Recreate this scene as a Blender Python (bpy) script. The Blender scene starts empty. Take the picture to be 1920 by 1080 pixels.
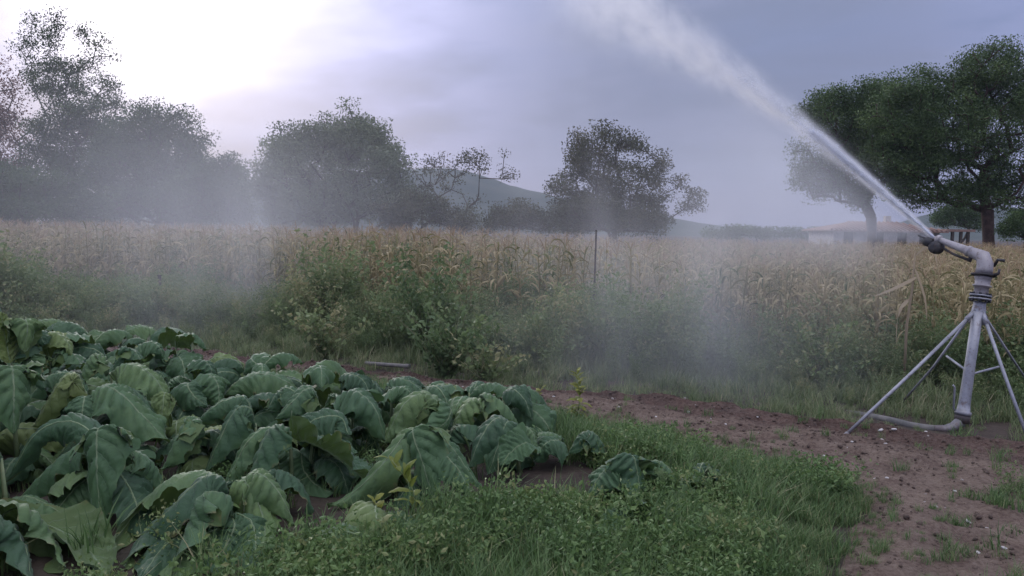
import bpy, math, random
import numpy as np
from mathutils import Vector, Matrix, Euler

R = math.radians
SC = bpy.context.scene
COL = SC.collection
random.seed(7)
rng = np.random.default_rng(7)

# ------------------------------------------------------------------ camera
CAM_H, PITCH, ROLL, FPX = 1.7, R(4.0), R(0.9), 1536.0
cam_data = bpy.data.cameras.new('camera')
cam_data.sensor_width = 36.0
cam_data.lens = FPX / 1920.0 * 36.0
cam_data.clip_start = 0.05
cam_data.clip_end = 6000.0
cam = bpy.data.objects.new('camera', cam_data)
CAM_ROT = Matrix.Rotation(math.pi / 2 - PITCH, 3, 'X') @ Matrix.Rotation(ROLL, 3, 'Z')
cam.matrix_world = Matrix.Translation((0, 0, CAM_H)) @ CAM_ROT.to_4x4()
COL.objects.link(cam)
SC.camera = cam

# ------------------------------------------------------------------ sky and sun
SUN_AZ, SUN_EL = R(-24.0), R(15.0)          # from straight ahead, to the left
sun_dir = Vector((math.sin(SUN_AZ) * math.cos(SUN_EL), math.cos(SUN_AZ) * math.cos(SUN_EL), math.sin(SUN_EL)))
sun_data = bpy.data.lights.new('sun', 'SUN')
sun_data.energy = 0.7
sun_data.angle = R(18)
sun_data.color = (1.0, 0.95, 0.9)
sun = bpy.data.objects.new('sun', sun_data)
sun.rotation_euler = sun_dir.to_track_quat('Z', 'Y').to_euler()
COL.objects.link(sun)

SC.view_settings.view_transform = 'Standard'
SC.view_settings.look = 'None'
SC.view_settings.exposure = 1.1
SC.view_settings.gamma = 1.0
SC.view_settings.use_curve_mapping = False
SC.render.engine = 'CYCLES'
cy = SC.cycles
cy.max_bounces = 6
cy.diffuse_bounces = 3
cy.glossy_bounces = 2
cy.transmission_bounces = 4
cy.transparent_max_bounces = 8
cy.volume_bounces = 3
cy.use_denoising = True
try:
    cy.denoiser = 'OPENIMAGEDENOISE'
except Exception:
    pass
cy.caustics_reflective = False
cy.caustics_refractive = False


def ray(px, py):
    v = CAM_ROT @ Vector(((px - 960.0) / FPX, -(py - 540.0) / FPX, -1.0))
    return v


class NT:
    """small helper for building node trees"""
    def __init__(self, tree):
        self.t = tree

    def n(self, kind, **kw):
        nd = self.t.nodes.new(kind)
        for k, v in kw.items():
            setattr(nd, k, v)
        return nd

    def link(self, a, b):
        self.t.links.new(a, b)

    def put(self, sock, v):
        if hasattr(v, 'is_output') or isinstance(v, bpy.types.NodeSocket):
            self.link(v, sock)
        else:
            sock.default_value = v

    def m(self, op, a, b=None, c=None, clamp=False):
        nd = self.n('ShaderNodeMath', operation=op, use_clamp=clamp)
        self.put(nd.inputs[0], a)
        if b is not None:
            self.put(nd.inputs[1], b)
        if c is not None:
            self.put(nd.inputs[2], c)
        return nd.outputs[0]

    def ss(self, v, lo, hi):
        nd = self.n('ShaderNodeMapRange', interpolation_type='SMOOTHSTEP')
        self.put(nd.inputs[0], v)
        nd.inputs[1].default_value = lo
        nd.inputs[2].default_value = hi
        return nd.outputs[0]

    def mixc(self, f, a, b, mode='MIX'):
        nd = self.n('ShaderNodeMix', data_type='RGBA', blend_type=mode)
        self.put(nd.inputs['Factor'], f)
        for s, v in ((nd.inputs[6], a), (nd.inputs[7], b)):
            if isinstance(v, bpy.types.NodeSocket):
                self.link(v, s)
            else:
                s.default_value = (*v[:3], 1.0)
        return nd.outputs[2]

    def noise(self, vec, scale, detail=3.0, rough=0.5):
        nd = self.n('ShaderNodeTexNoise')
        if vec is not None:
            self.link(vec, nd.inputs['Vector'])
        nd.inputs['Scale'].default_value = scale
        nd.inputs['Detail'].default_value = detail
        nd.inputs['Roughness'].default_value = rough
        return nd.outputs['Fac']

    def comb(self, x, y, z):
        nd = self.n('ShaderNodeCombineXYZ')
        for i, v in enumerate((x, y, z)):
            self.put(nd.inputs[i], v)
        return nd.outputs[0]

    def ramp(self, fac, stops):
        nd = self.n('ShaderNodeValToRGB')
        els = nd.color_ramp.elements
        while len(els) < len(stops):
            els.new(0.5)
        for e, (p, c) in zip(els, stops):
            e.position = p
            e.color = (*c, 1.0)
        self.link(fac, nd.inputs[0])
        return nd.outputs[0]


world = bpy.data.worlds.new('World')
SC.world = world
world.use_nodes = True
W = NT(world.node_tree)
world.node_tree.nodes.clear()
wout = W.n('ShaderNodeOutputWorld')
sky_tex = W.n('ShaderNodeTexSky', sky_type='NISHITA')
sky_tex.sun_disc = False
sky_tex.sun_elevation = SUN_EL
sky_tex.sun_rotation = SUN_AZ
sky_tex.air_density = 1.2
sky_tex.dust_density = 2.0
bg_sky = W.n('ShaderNodeBackground')
W.link(sky_tex.outputs[0], bg_sky.inputs[0])
bg_sky.inputs[1].default_value = 0.06
tc = W.n('ShaderNodeTexCoord')
sep = W.n('ShaderNodeSeparateXYZ')
W.link(tc.outputs['Generated'], sep.inputs[0])
dx, dy, dz = sep.outputs
zp = W.m('ADD', W.m('MAXIMUM', dz, 0.0), 0.16)
cu = W.m('DIVIDE', dx, zp)
cv = W.m('DIVIDE', dy, zp)
cvec = W.comb(W.m('ADD', W.m('MULTIPLY', cu, 0.75), W.m('MULTIPLY', cv, 0.25)), W.m('MULTIPLY', cv, 0.8), 0.0)
n_big = W.noise(cvec, 0.85, 5.0, 0.52)
n_fine = W.noise(cvec, 2.7, 4.0, 0.55)
# angular closeness to the hidden sun
dotn = W.n('ShaderNodeVectorMath', operation='DOT_PRODUCT')
W.link(tc.outputs['Generated'], dotn.inputs[0])
dotn.inputs[1].default_value = sun_dir
sdot = W.m('MAXIMUM', dotn.outputs['Value'], 0.0)
glow_w = W.m('POWER', sdot, 22.0)
glow_n = W.m('POWER', sdot, 150.0)
cl = W.m('ADD', W.m('MULTIPLY', n_big, 0.60), W.m('MULTIPLY', n_fine, 0.40))
cloud = W.ramp(cl, [(0.38, (0.066, 0.082, 0.150)), (0.45, (0.100, 0.115, 0.205)), (0.51, (0.158, 0.168, 0.285)), (0.60, (0.275, 0.278, 0.425))])
# a heavy storm cloud stands to the right of straight ahead
stn = W.n('ShaderNodeVectorMath', operation='DOT_PRODUCT')
W.link(tc.outputs['Generated'], stn.inputs[0])
stn.inputs[1].default_value = ray(1400, 90).normalized()
storm = W.ss(W.m('ADD', stn.outputs['Value'], W.m('MULTIPLY', W.m('SUBTRACT', cl, 0.5), 0.30)), 0.925, 0.995)
cloud = W.mixc(W.m('MULTIPLY', storm, 0.85), cloud, (0.046, 0.058, 0.096))
hz = W.m('POWER', W.m('SUBTRACT', 1.0, W.m('MAXIMUM', dz, 0.0)), 9.0)
cloud = W.mixc(W.m('MULTIPLY', hz, 0.55), cloud, (0.175, 0.176, 0.265))
lit = W.mixc(W.m('MULTIPLY', glow_w, 0.8, clamp=True), cloud, (0.25, 0.257, 0.385))
gl = W.m('MULTIPLY', glow_n, W.ss(cl, 0.30, 0.62))
add = W.n('ShaderNodeMix', data_type='RGBA', blend_type='ADD')
add.inputs['Factor'].default_value = 1.0
W.link(lit, add.inputs[6])
glc = W.mixc(gl, (0, 0, 0), (0.72, 0.69, 0.64))
W.link(glc, add.inputs[7])
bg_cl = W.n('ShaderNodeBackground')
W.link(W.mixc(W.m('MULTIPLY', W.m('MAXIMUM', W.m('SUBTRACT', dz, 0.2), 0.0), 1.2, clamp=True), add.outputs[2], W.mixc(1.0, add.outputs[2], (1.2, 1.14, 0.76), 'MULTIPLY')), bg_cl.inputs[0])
# overcast sky is brightest overhead; extra lift and warmth added to light the ground
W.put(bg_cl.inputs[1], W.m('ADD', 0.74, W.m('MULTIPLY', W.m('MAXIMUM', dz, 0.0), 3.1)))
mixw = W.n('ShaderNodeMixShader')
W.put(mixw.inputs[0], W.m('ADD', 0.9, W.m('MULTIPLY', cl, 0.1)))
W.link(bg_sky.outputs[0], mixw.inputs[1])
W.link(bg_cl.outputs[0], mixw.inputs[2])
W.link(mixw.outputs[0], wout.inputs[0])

# ------------------------------------------------------------------ projection helpers
def at(px, py, Y):
    """the point at pixel (px, py) of the 1920 wide photograph standing Y metres ahead"""
    v = ray(px, py)
    t = Y / v.y
    return Vector((v.x * t, Y, CAM_H + v.z * t))

def gnd(px, py, z=0.0):
    v = ray(px, py)
    t = (z - CAM_H) / v.z
    return Vector((v.x * t, v.y * t, z))

CAM_INV = CAM_ROT.transposed()
CI = np.array(CAM_INV)
def project(P):
    P = np.atleast_2d(np.asarray(P, float)) - np.array([0, 0, CAM_H])
    q = P @ CI.T
    return 960 + FPX * q[:, 0] / -q[:, 2], 540 - FPX * q[:, 1] / -q[:, 2], -q[:, 2]

# ------------------------------------------------------------------ object helpers
def tag(o, label=None, cat=None, group=None, kind=None):
    if label: o['label'] = label
    if cat: o['category'] = cat
    if group: o['group'] = group
    if kind: o['kind'] = kind
    return o

def empty(name, loc, label=None, cat=None, group=None, rz=0.0):
    o = bpy.data.objects.new(name, None)
    o.empty_display_size = 0.1
    o.location = loc
    o.rotation_euler = (0, 0, rz)
    COL.objects.link(o)
    return tag(o, label, cat, group)

def link(name, me, parent=None, col=None):
    o = bpy.data.objects.new(name, me)
    (col or COL).objects.link(o)
    if parent is not None:
        o.parent = parent
    return o


class Geo:
    """collects vertices, faces, a tint per vertex and uv per vertex"""
    def __init__(self):
        self.v, self.f, self.t, self.uv, self.mi = [], [], [], [], []
        self.n = 0

    def add(self, verts, faces, tint=0.5, uv=None, mi=0):
        verts = np.asarray(verts, float).reshape(-1, 3)
        k = len(verts)
        self.v.append(verts)
        faces = np.asarray(faces, int)
        self.f.append((faces + self.n, mi))
        self.t.append(np.broadcast_to(np.asarray(tint, float), (k,)))
        self.uv.append(np.zeros((k, 2)) if uv is None else np.asarray(uv, float))
        self.n += k

    def box(self, c, s, rot=None, tint=0.5, mi=0):
        s = np.array(s) / 2.0
        p = np.array([[x, y, z] for x in (-1, 1) for y in (-1, 1) for z in (-1, 1)], float) * s
        if rot is not None:
            p = p @ np.array(rot).T
        f = [[0, 1, 3, 2], [4, 6, 7, 5], [0, 4, 5, 1], [2, 3, 7, 6], [0, 2, 6, 4], [1, 5, 7, 3]]
        self.add(p + np.array(c), f, tint, mi=mi)

    def tube(self, pts, radii, sides=6, tint=0.5, cap=True, mi=0, wob=None):
        pts = np.asarray([tuple(p) for p in pts], float)
        n = len(pts)
        radii = np.broadcast_to(np.asarray(radii, float), (n,))
        tan = np.gradient(pts, axis=0)
        tan /= np.linalg.norm(tan, axis=1)[:, None] + 1e-12
        ref = np.array([0, 0, 1.0]) if abs(tan[0][2]) < 0.9 else np.array([1.0, 0, 0])
        u = np.cross(tan[0], ref); u /= np.linalg.norm(u)
        rings = []
        for i in range(n):
            u = u - tan[i] * np.dot(u, tan[i])
            u /= np.linalg.norm(u) + 1e-12
            w = np.cross(tan[i], u)
            a = np.arange(sides) * 2 * math.pi / sides
            rr = radii[i]
            if wob is not None:
                rr = rr * (1 + wob[i % len(wob)] * np.sin(a * 2 + i))
                rr = rr[:, None]
            rings.append(pts[i] + rr * (np.cos(a)[:, None] * u + np.sin(a)[:, None] * w))
        V = np.concatenate(rings)
        i = np.arange(n - 1)[:, None] * sides
        j = np.arange(sides)[None, :]
        j2 = (j + 1) % sides
        F = np.stack([i + j, i + j2, i + sides + j2, i + sides + j], -1).reshape(-1, 4)
        self.add(V, F, tint, mi=mi)
        if cap:
            base = self.n - len(V)
            self.f.append((np.array([list(range(base + sides - 1, base - 1, -1))]), mi))
            e = base + (n - 1) * sides
            self.f.append((np.array([list(range(e, e + sides))]), mi))

    def lathe(self, prof, origin, axis, sides=20, tint=0.5, mi=0):
        """prof: list of (distance along axis, radius)"""
        ax = Vector(axis).normalized()
        o = Vector(origin)
        pts = [o + ax * d for d, r in prof]
        u = ax.orthogonal().normalized(); w = ax.cross(u)
        V = []
        for p, (d, r) in zip(pts, prof):
            for k in range(sides):
                a = 2 * math.pi * k / sides
                V.append(p + (u * math.cos(a) + w * math.sin(a)) * max(r, 1e-4))
        n = len(prof)
        F = [[i * sides + k, i * sides + (k + 1) % sides, (i + 1) * sides + (k + 1) % sides, (i + 1) * sides + k]
             for i in range(n - 1) for k in range(sides)]
        base = self.n
        self.add([tuple(v) for v in V], F, tint, mi=mi)
        self.f.append((np.array([list(range(base + sides - 1, base - 1, -1))]), mi))
        self.f.append((np.array([list(range(base + (n - 1) * sides, base + n * sides))]), mi))

    def mesh(self, name, mats, smooth=True):
        V = np.concatenate(self.v)
        T = np.concatenate(self.t)
        UV = np.concatenate(self.uv)
        loops, starts, tot, mis = [], [], [], []
        pos = 0
        for f, mi in self.f:
            k = f.shape[1]
            loops.append(f.reshape(-1))
            starts.append(pos + np.arange(len(f)) * k)
            tot.append(np.full(len(f), k))
            mis.append(np.full(len(f), mi))
            pos += f.size
        L = np.concatenate(loops).astype(np.int32)
        me = bpy.data.meshes.new(name)
        me.vertices.add(len(V))
        me.vertices.foreach_set('co', V.reshape(-1).astype(np.float32))
        me.loops.add(len(L))
        me.loops.foreach_set('vertex_index', L)
        S = np.concatenate(starts).astype(np.int32)
        me.polygons.add(len(S))
        me.polygons.foreach_set('loop_start', S)
        me.polygons.foreach_set('loop_total', np.concatenate(tot).astype(np.int32))
        me.polygons.foreach_set('material_index', np.concatenate(mis).astype(np.int32))
        me.polygons.foreach_set('use_smooth', np.full(len(S), smooth))
        a = me.attributes.new('tint', 'FLOAT', 'POINT')
        a.data.foreach_set('value', T.astype(np.float32))
        u = me.uv_layers.new(name='UVMap')
        u.data.foreach_set('uv', UV[L].reshape(-1).astype(np.float32))
        for m in (mats if isinstance(mats, (list, tuple)) else [mats]):
            me.materials.append(m)
        me.update(calc_edges=True)
        me.validate()
        return me

    def build(self, name, mats, parent=None, smooth=True):
        return link(name, self.mesh(name, mats, smooth), parent)


def scatter(name, pts, rots, scl, idx, variants, label, cat=None, kind='stuff'):
    """one object that repeats the meshes of a source collection on its own points"""
    src = bpy.data.collections.new(name + '_source')
    for i, me in enumerate(variants):
        src.objects.link(bpy.data.objects.new('%s_source_%02d' % (name, i), me))
    pts = np.asarray(pts, np.float32)
    me = bpy.data.meshes.new(name)
    me.vertices.add(len(pts))
    me.vertices.foreach_set('co', pts.reshape(-1))
    a = me.attributes.new('rot', 'FLOAT_VECTOR', 'POINT'); a.data.foreach_set('vector', np.asarray(rots, np.float32).reshape(-1))
    a = me.attributes.new('scl', 'FLOAT', 'POINT'); a.data.foreach_set('value', np.asarray(scl, np.float32))
    a = me.attributes.new('idx', 'INT', 'POINT'); a.data.foreach_set('value', np.asarray(idx, np.int32))
    o = link(name, me)
    ng = bpy.data.node_groups.new(name + '_nodes', 'GeometryNodeTree')
    ng.interface.new_socket('Geometry', in_out='INPUT', socket_type='NodeSocketGeometry')
    ng.interface.new_socket('Geometry', in_out='OUTPUT', socket_type='NodeSocketGeometry')
    gi = ng.nodes.new('NodeGroupInput'); go = ng.nodes.new('NodeGroupOutput')
    ci = ng.nodes.new('GeometryNodeCollectionInfo')
    ci.inputs['Collection'].default_value = src
    ci.inputs['Separate Children'].default_value = True
    ci.inputs['Reset Children'].default_value = True
    ip = ng.nodes.new('GeometryNodeInstanceOnPoints')
    ip.inputs['Pick Instance'].default_value = True
    def attr(nm, ty):
        n = ng.nodes.new('GeometryNodeInputNamedAttribute'); n.data_type = ty
        n.inputs['Name'].default_value = nm
        return [s for s in n.outputs if s.name == 'Attribute' and s.enabled][0]
    e2r = ng.nodes.new('FunctionNodeEulerToRotation')
    L = ng.links.new
    L(gi.outputs[0], ip.inputs['Points'])
    L(ci.outputs[0], ip.inputs['Instance'])
    L(attr('idx', 'INT'), ip.inputs['Instance Index'])
    L(attr('rot', 'FLOAT_VECTOR'), e2r.inputs[0])
    L(e2r.outputs[0], ip.inputs['Rotation'])
    L(attr('scl', 'FLOAT'), ip.inputs['Scale'])
    L(ip.outputs[0], go.inputs[0])
    md = o.modifiers.new('scatter', 'NODES')
    md.node_group = ng
    return tag(o, label, cat, None, kind)

# ------------------------------------------------------------------ materials
def new_mat(name):
    m = bpy.data.materials.new(name)
    m.use_nodes = True
    m.node_tree.nodes.clear()
    t = NT(m.node_tree)
    out = t.n('ShaderNodeOutputMaterial')
    return m, t, out

def attr_tint(t):
    a = t.n('ShaderNodeAttribute', attribute_name='tint')
    return a.outputs['Fac']

def foliage(name, stops, transl=0.3, rough=0.5, spec=0.3, obj_var=0.15, nscale=1.5):
    m, t, out = new_mat(name)
    tint = attr_tint(t)
    oi = t.n('ShaderNodeObjectInfo')
    geo = t.n('ShaderNodeNewGeometry')
    nz = t.noise(geo.outputs['Position'], nscale, 2.0)
    f = t.m('ADD', t.m('ADD', tint, t.m('MULTIPLY', t.m('SUBTRACT', oi.outputs['Random'], 0.5), obj_var)),
            t.m('MULTIPLY', t.m('SUBTRACT', nz, 0.5), 0.7), clamp=True)
    c = t.ramp(f, stops)
    p = t.n('ShaderNodeBsdfPrincipled')
    t.link(c, p.inputs['Base Color'])
    p.inputs['Roughness'].default_value = rough
    p.inputs['Specular IOR Level'].default_value = spec
    tr = t.n('ShaderNodeBsdfTranslucent')
    t.link(c, tr.inputs[0])
    mx = t.n('ShaderNodeMixShader')
    mx.inputs[0].default_value = transl
    t.link(p.outputs[0], mx.inputs[1]); t.link(tr.outputs[0], mx.inputs[2])
    t.link(mx.outputs[0], out.inputs[0])
    return m

def simple(name, a, b, rough=0.6, metal=0.0, scale=8.0, bump=0.0, spec=0.4, detail=4.0):
    m, t, out = new_mat(name)
    c = t.n('ShaderNodeTexCoord')
    nz = t.noise(c.outputs['Object'], scale, detail, 0.6)
    col = t.mixc(t.ss(nz, 0.35, 0.65), a, b)
    p = t.n('ShaderNodeBsdfPrincipled')
    t.link(col, p.inputs['Base Color'])
    p.inputs['Roughness'].default_value = rough
    p.inputs['Metallic'].default_value = metal
    p.inputs['Specular IOR Level'].default_value = spec
    if bump:
        b_ = t.n('ShaderNodeBump'); b_.inputs['Strength'].default_value = bump
        b_.inputs['Distance'].default_value = 0.02
        t.link(nz, b_.inputs['Height']); t.link(b_.outputs[0], p.inputs['Normal'])
    t.link(p.outputs[0], out.inputs[0])
    return m

M = {}
M['bark'] = simple('bark', (0.045, 0.035, 0.03), (0.09, 0.075, 0.062), 0.9, scale=5, bump=0.6)
M['oak_bark'] = simple('oak_bark', (0.05, 0.03, 0.026), (0.10, 0.062, 0.05), 0.9, scale=4, bump=0.6)
M['oak_leaf'] = foliage('oak_leaf', [(0.0, (0.032, 0.060, 0.020)), (0.45, (0.066, 0.115, 0.036)), (1.0, (0.13, 0.195, 0.062))], 0.2, 0.5, 0.3)
M['dark_leaf'] = foliage('dark_leaf', [(0.0, (0.034, 0.063, 0.026)), (0.5, (0.062, 0.106, 0.040)), (1.0, (0.11, 0.165, 0.062))], 0.25, 0.55, 0.25)
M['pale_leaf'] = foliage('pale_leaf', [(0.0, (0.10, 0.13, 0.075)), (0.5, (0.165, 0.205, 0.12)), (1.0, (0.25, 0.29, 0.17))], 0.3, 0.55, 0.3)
M['olive_leaf'] = foliage('olive_leaf', [(0.0, (0.045, 0.05, 0.028)), (0.5, (0.075, 0.085, 0.045)), (1.0, (0.13, 0.12, 0.065))], 0.3, 0.55, 0.3)
M['red_leaf'] = foliage('red_leaf', [(0.0, (0.09, 0.04, 0.034)), (0.5, (0.16, 0.07, 0.055)), (1.0, (0.25, 0.12, 0.08))], 0.35, 0.6, 0.2)
M['weed_leaf'] = foliage('weed_leaf', [(0.0, (0.055, 0.105, 0.038)), (0.4, (0.10, 0.175, 0.058)), (0.8, (0.155, 0.235, 0.078)), (1.0, (0.24, 0.26, 0.11))], 0.3, 0.5, 0.3, 0.5, 0.5)
M['grass'] = foliage('grass', [(0.0, (0.06, 0.11, 0.04)), (0.45, (0.11, 0.19, 0.065)), (0.8, (0.17, 0.245, 0.095)), (1.0, (0.30, 0.28, 0.15))], 0.35, 0.5, 0.3, 0.4, 0.8)
M['verge_grass'] = foliage('verge_grass', [(0.0, (0.10, 0.145, 0.065)), (0.5, (0.19, 0.245, 0.11)), (0.85, (0.28, 0.31, 0.16)), (1.0, (0.40, 0.36, 0.22))], 0.4, 0.5, 0.3, 0.4, 0.8)
M['verge_leaf'] = foliage('verge_leaf', [(0.0, (0.075, 0.12, 0.05)), (0.4, (0.14, 0.205, 0.085)), (0.75, (0.21, 0.27, 0.115)), (1.0, (0.33, 0.31, 0.16))], 0.4, 0.5, 0.3, 0.5, 0.5)
M['yellow_weed'] = foliage('yellow_weed', [(0.0, (0.10, 0.14, 0.03)), (0.5, (0.18, 0.22, 0.045)), (1.0, (0.30, 0.30, 0.07))], 0.4, 0.5, 0.3)
M['corn'] = foliage('corn', [(0.0, (0.095, 0.13, 0.048)), (0.3, (0.185, 0.185, 0.078)), (0.6, (0.33, 0.275, 0.145)), (1.0, (0.46, 0.385, 0.225))], 0.3, 0.7, 0.2, 0.5, 0.25)
M['tassel'] = foliage('tassel', [(0.0, (0.25, 0.18, 0.11)), (0.5, (0.35, 0.26, 0.165)), (1.0, (0.46, 0.37, 0.245))], 0.3, 0.8, 0.1, 0.4, 0.2)
M['dry'] = foliage('dry', [(0.0, (0.22, 0.17, 0.11)), (1.0, (0.38, 0.31, 0.21))], 0.3, 0.8, 0.1)

# ------------------------------------------------------------------ ground, path, hills
def soil_mat(name, a, b, c, scale=3.0, bump=0.5):
    m, t, out = new_mat(name)
    tcn = t.n('ShaderNodeTexCoord')
    n1 = t.noise(tcn.outputs['Object'], scale, 6.0, 0.65)
    n2 = t.noise(tcn.outputs['Object'], scale * 9, 5.0, 0.7)
    n3 = t.noise(tcn.outputs['Object'], scale * 0.25, 3.0, 0.5)
    col = t.mixc(t.ss(n1, 0.35, 0.65), a, b)
    col = t.mixc(t.m('MULTIPLY', t.ss(n3, 0.45, 0.65), 0.8), col, c)
    col = t.mixc(t.m('MULTIPLY', t.ss(n2, 0.4, 0.75), 0.55), col, tuple(x * 0.45 for x in a))
    p = t.n('ShaderNodeBsdfPrincipled')
    t.link(col, p.inputs['Base Color'])
    p.inputs['Roughness'].default_value = 0.95
    p.inputs['Specular IOR Level'].default_value = 0.15
    bp = t.n('ShaderNodeBump')
    bp.inputs['Strength'].default_value = bump
    bp.inputs['Distance'].default_value = 0.03
    t.link(t.m('ADD', n1, t.m('MULTIPLY', n2, 0.6)), bp.inputs['Height'])
    t.link(bp.outputs[0], p.inputs['Normal'])
    t.link(p.outputs[0], out.inputs[0])
    return m

M['soil'] = soil_mat('soil', (0.055, 0.044, 0.036), (0.085, 0.066, 0.054), (0.05, 0.048, 0.034))
def path_mat():
    m, t, out = new_mat('path')
    uvn = t.n('ShaderNodeUVMap'); uvn.uv_map = 'UVMap'
    sp = t.n('ShaderNodeSeparateXYZ'); t.link(uvn.outputs[0], sp.inputs[0])
    c = t.n('ShaderNodeTexCoord')
    n0 = t.noise(c.outputs['Object'], 1.1, 4.0, 0.6)
    n1 = t.noise(c.outputs['Object'], 5.0, 6.0, 0.7)
    n2 = t.noise(c.outputs['Object'], 38.0, 5.0, 0.7)
    wv = t.m('ADD', sp.outputs[1], t.m('MULTIPLY', t.m('SUBTRACT', n0, 0.5), 0.55))
    damp = t.mixc(t.ss(n1, 0.35, 0.65), (0.060, 0.035, 0.027), (0.105, 0.063, 0.048))
    dry = t.mixc(t.ss(n1, 0.35, 0.65), (0.118, 0.080, 0.061), (0.19, 0.142, 0.108))
    col = t.mixc(t.ss(wv, 0.30, 0.62), damp, dry)
    col = t.mixc(t.m('MULTIPLY', t.ss(n2, 0.42, 0.72), 0.5), col, (0.045, 0.030, 0.026))
    col = t.mixc(t.m('MULTIPLY', t.ss(n2, 0.60, 0.36), 0.25), col, (0.24, 0.20, 0.165))
    p = t.n('ShaderNodeBsdfPrincipled')
    t.link(col, p.inputs['Base Color'])
    p.inputs['Roughness'].default_value = 0.9
    p.inputs['Specular IOR Level'].default_value = 0.2
    bp = t.n('ShaderNodeBump'); bp.inputs['Strength'].default_value = 1.0; bp.inputs['Distance'].default_value = 0.035
    t.link(t.m('ADD', n1, t.m('MULTIPLY', n2, 0.7)), bp.inputs['Height'])
    t.link(bp.outputs[0], p.inputs['Normal']); t.link(p.outputs[0], out.inputs[0])
    return m
M['path'] = path_mat()
M['hill'] = soil_mat('hill', (0.022, 0.036, 0.026), (0.038, 0.052, 0.034), (0.05, 0.058, 0.04), 0.02, 0.0)
M['field_soil'] = M['soil']

g = Geo()
# one ground sheet out to the horizon
rad = [0, 6, 14, 30, 60, 120, 240, 500, 900, 1500]
V = [(0, 10, 0)]
for r_ in rad[1:]:
    V += [(r_ * math.cos(a), 10 + r_ * math.sin(a), 0) for a in np.linspace(0, 2 * math.pi, 48, endpoint=False)]
tri = [[0, 1 + k, 1 + (k + 1) % 48] for k in range(48)]
quad = []
for i in range(len(rad) - 2):
    for k in range(48):
        a, b = 1 + i * 48, 1 + (i + 1) * 48
        quad.append([a + k, b + k, b + (k + 1) % 48, a + (k + 1) % 48])
g.add(V, tri)
g.f.append((np.array(quad), 0))
tag(g.build('ground', M['soil']), kind='structure')

# hills: profile read as height above the plain, given real breadth in depth
def hill(prof, Y, depth, seed):
    pts = [at(px, py, Y) for px, py in prof]
    X = np.array([p.x for p in pts]); Z = np.array([max(p.z, 0.0) for p in pts])
    xs = np.linspace(X[0], X[-1], 110)
    zs = np.interp(xs, X, Z)
    r = np.random.default_rng(seed)
    k = np.convolve(r.normal(0, 1, 130), np.ones(5) / 5, 'same')[:110]
    zs = np.maximum(zs + k * 1.1 * (zs > 3), 0)
    g = Geo(); rows = []
    nv = 24
    for j in range(nv):
        v = -1 + 2 * j / (nv - 1)
        prof_v = math.cos(v * math.pi / 2) ** 1.2 if abs(v) < 1 else 0
        kk = np.convolve(r.normal(0, 1, 130), np.ones(9) / 9, 'same')[:110]
        z = zs * prof_v * (1 + 0.06 * kk * (abs(v) > 0.1)) - (0.4 if abs(v) == 1 else 0)
        rows.append(np.stack([xs, np.full(110, Y + v * depth), z], 1))
    V = np.concatenate(rows)
    F = [[j * 110 + i, j * 110 + i + 1, (j + 1) * 110 + i + 1, (j + 1) * 110 + i] for j in range(nv - 1) for i in range(109)]
    g.add(V, F)
    o = g.build('hill', M['hill'])
    return tag(o, kind='structure')

hill([(150, 470), (330, 410), (480, 372), (600, 345), (700, 328), (755, 322), (830, 320), (890, 327), (960, 350), (1030, 368),
      (1110, 384), (1200, 402), (1300, 420), (1390, 436), (1460, 450)], 900, 330, 3)
hill([(1640, 455), (1720, 425), (1760, 408), (1800, 392), (1835, 386), (1870, 392), (1910, 404), (1990, 420), (2100, 455)], 820, 220, 4)

# ---- the dirt path: far edge and near edge read off the photograph on the ground plane
far_px = [(2700, 1180), (2420, 960), (2150, 866), (1940, 842), (1760, 826), (1575, 808), (1400, 778), (1250, 758), (1100, 748), (950, 735), (820, 722), (650, 700), (500, 684), (350, 668), (120, 645)]
near_px = [(1500, 1180), (1590, 1050), (1640, 960), (1590, 905), (1440, 868), (1300, 835), (1180, 808), (1080, 785), (960, 762), (830, 744), (640, 716), (420, 692), (150, 664)]
FAR = np.array([gnd(*p)[:2] for p in far_px]); NEAR = np.array([gnd(*p)[:2] for p in near_px])
def resample(P, n):
    d = np.r_[0, np.cumsum(np.linalg.norm(np.diff(P, axis=0), axis=1))]
    s = np.linspace(0, d[-1], n)
    return np.stack([np.interp(s, d, P[:, 0]), np.interp(s, d, P[:, 1])], 1)
# cubic-ish smoothing
def smooth(P, n):
    Q = resample(P, n)
    for _ in range(6):
        Q[1:-1] = (Q[:-2] + 2 * Q[1:-1] + Q[2:]) / 4
    return Q
NS, NW = 260, 46
FARs, NEARs = smooth(FAR, NS), smooth(NEAR, NS)
PATH_POLY = np.concatenate([FARs, NEARs[::-1]])

def inside(poly, pts):
    pts = np.asarray(pts)
    x, y = pts[:, 0], pts[:, 1]
    c = np.zeros(len(pts), bool)
    j = len(poly) - 1
    for i in range(len(poly)):
        xi, yi = poly[i]; xj, yj = poly[j]
        hit = ((yi > y) != (yj > y)) & (x < (xj - xi) * (y - yi) / (yj - yi + 1e-12) + xi)
        c ^= hit
        j = i
    return c

def vnoise(x, y, f, seed):
    """cheap smooth value noise"""
    r = np.random.default_rng(seed).random((64, 64))
    x, y = x * f, y * f
    xi, yi = np.floor(x).astype(int), np.floor(y).astype(int)
    fx, fy = x - xi, y - yi
    fx, fy = fx * fx * (3 - 2 * fx), fy * fy * (3 - 2 * fy)
    a = r[xi % 64, yi % 64]; b = r[(xi + 1) % 64, yi % 64]; c = r[xi % 64, (yi + 1) % 64]; d = r[(xi + 1) % 64, (yi + 1) % 64]
    return (a * (1 - fx) + b * fx) * (1 - fy) + (c * (1 - fx) + d * fx) * fy

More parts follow.
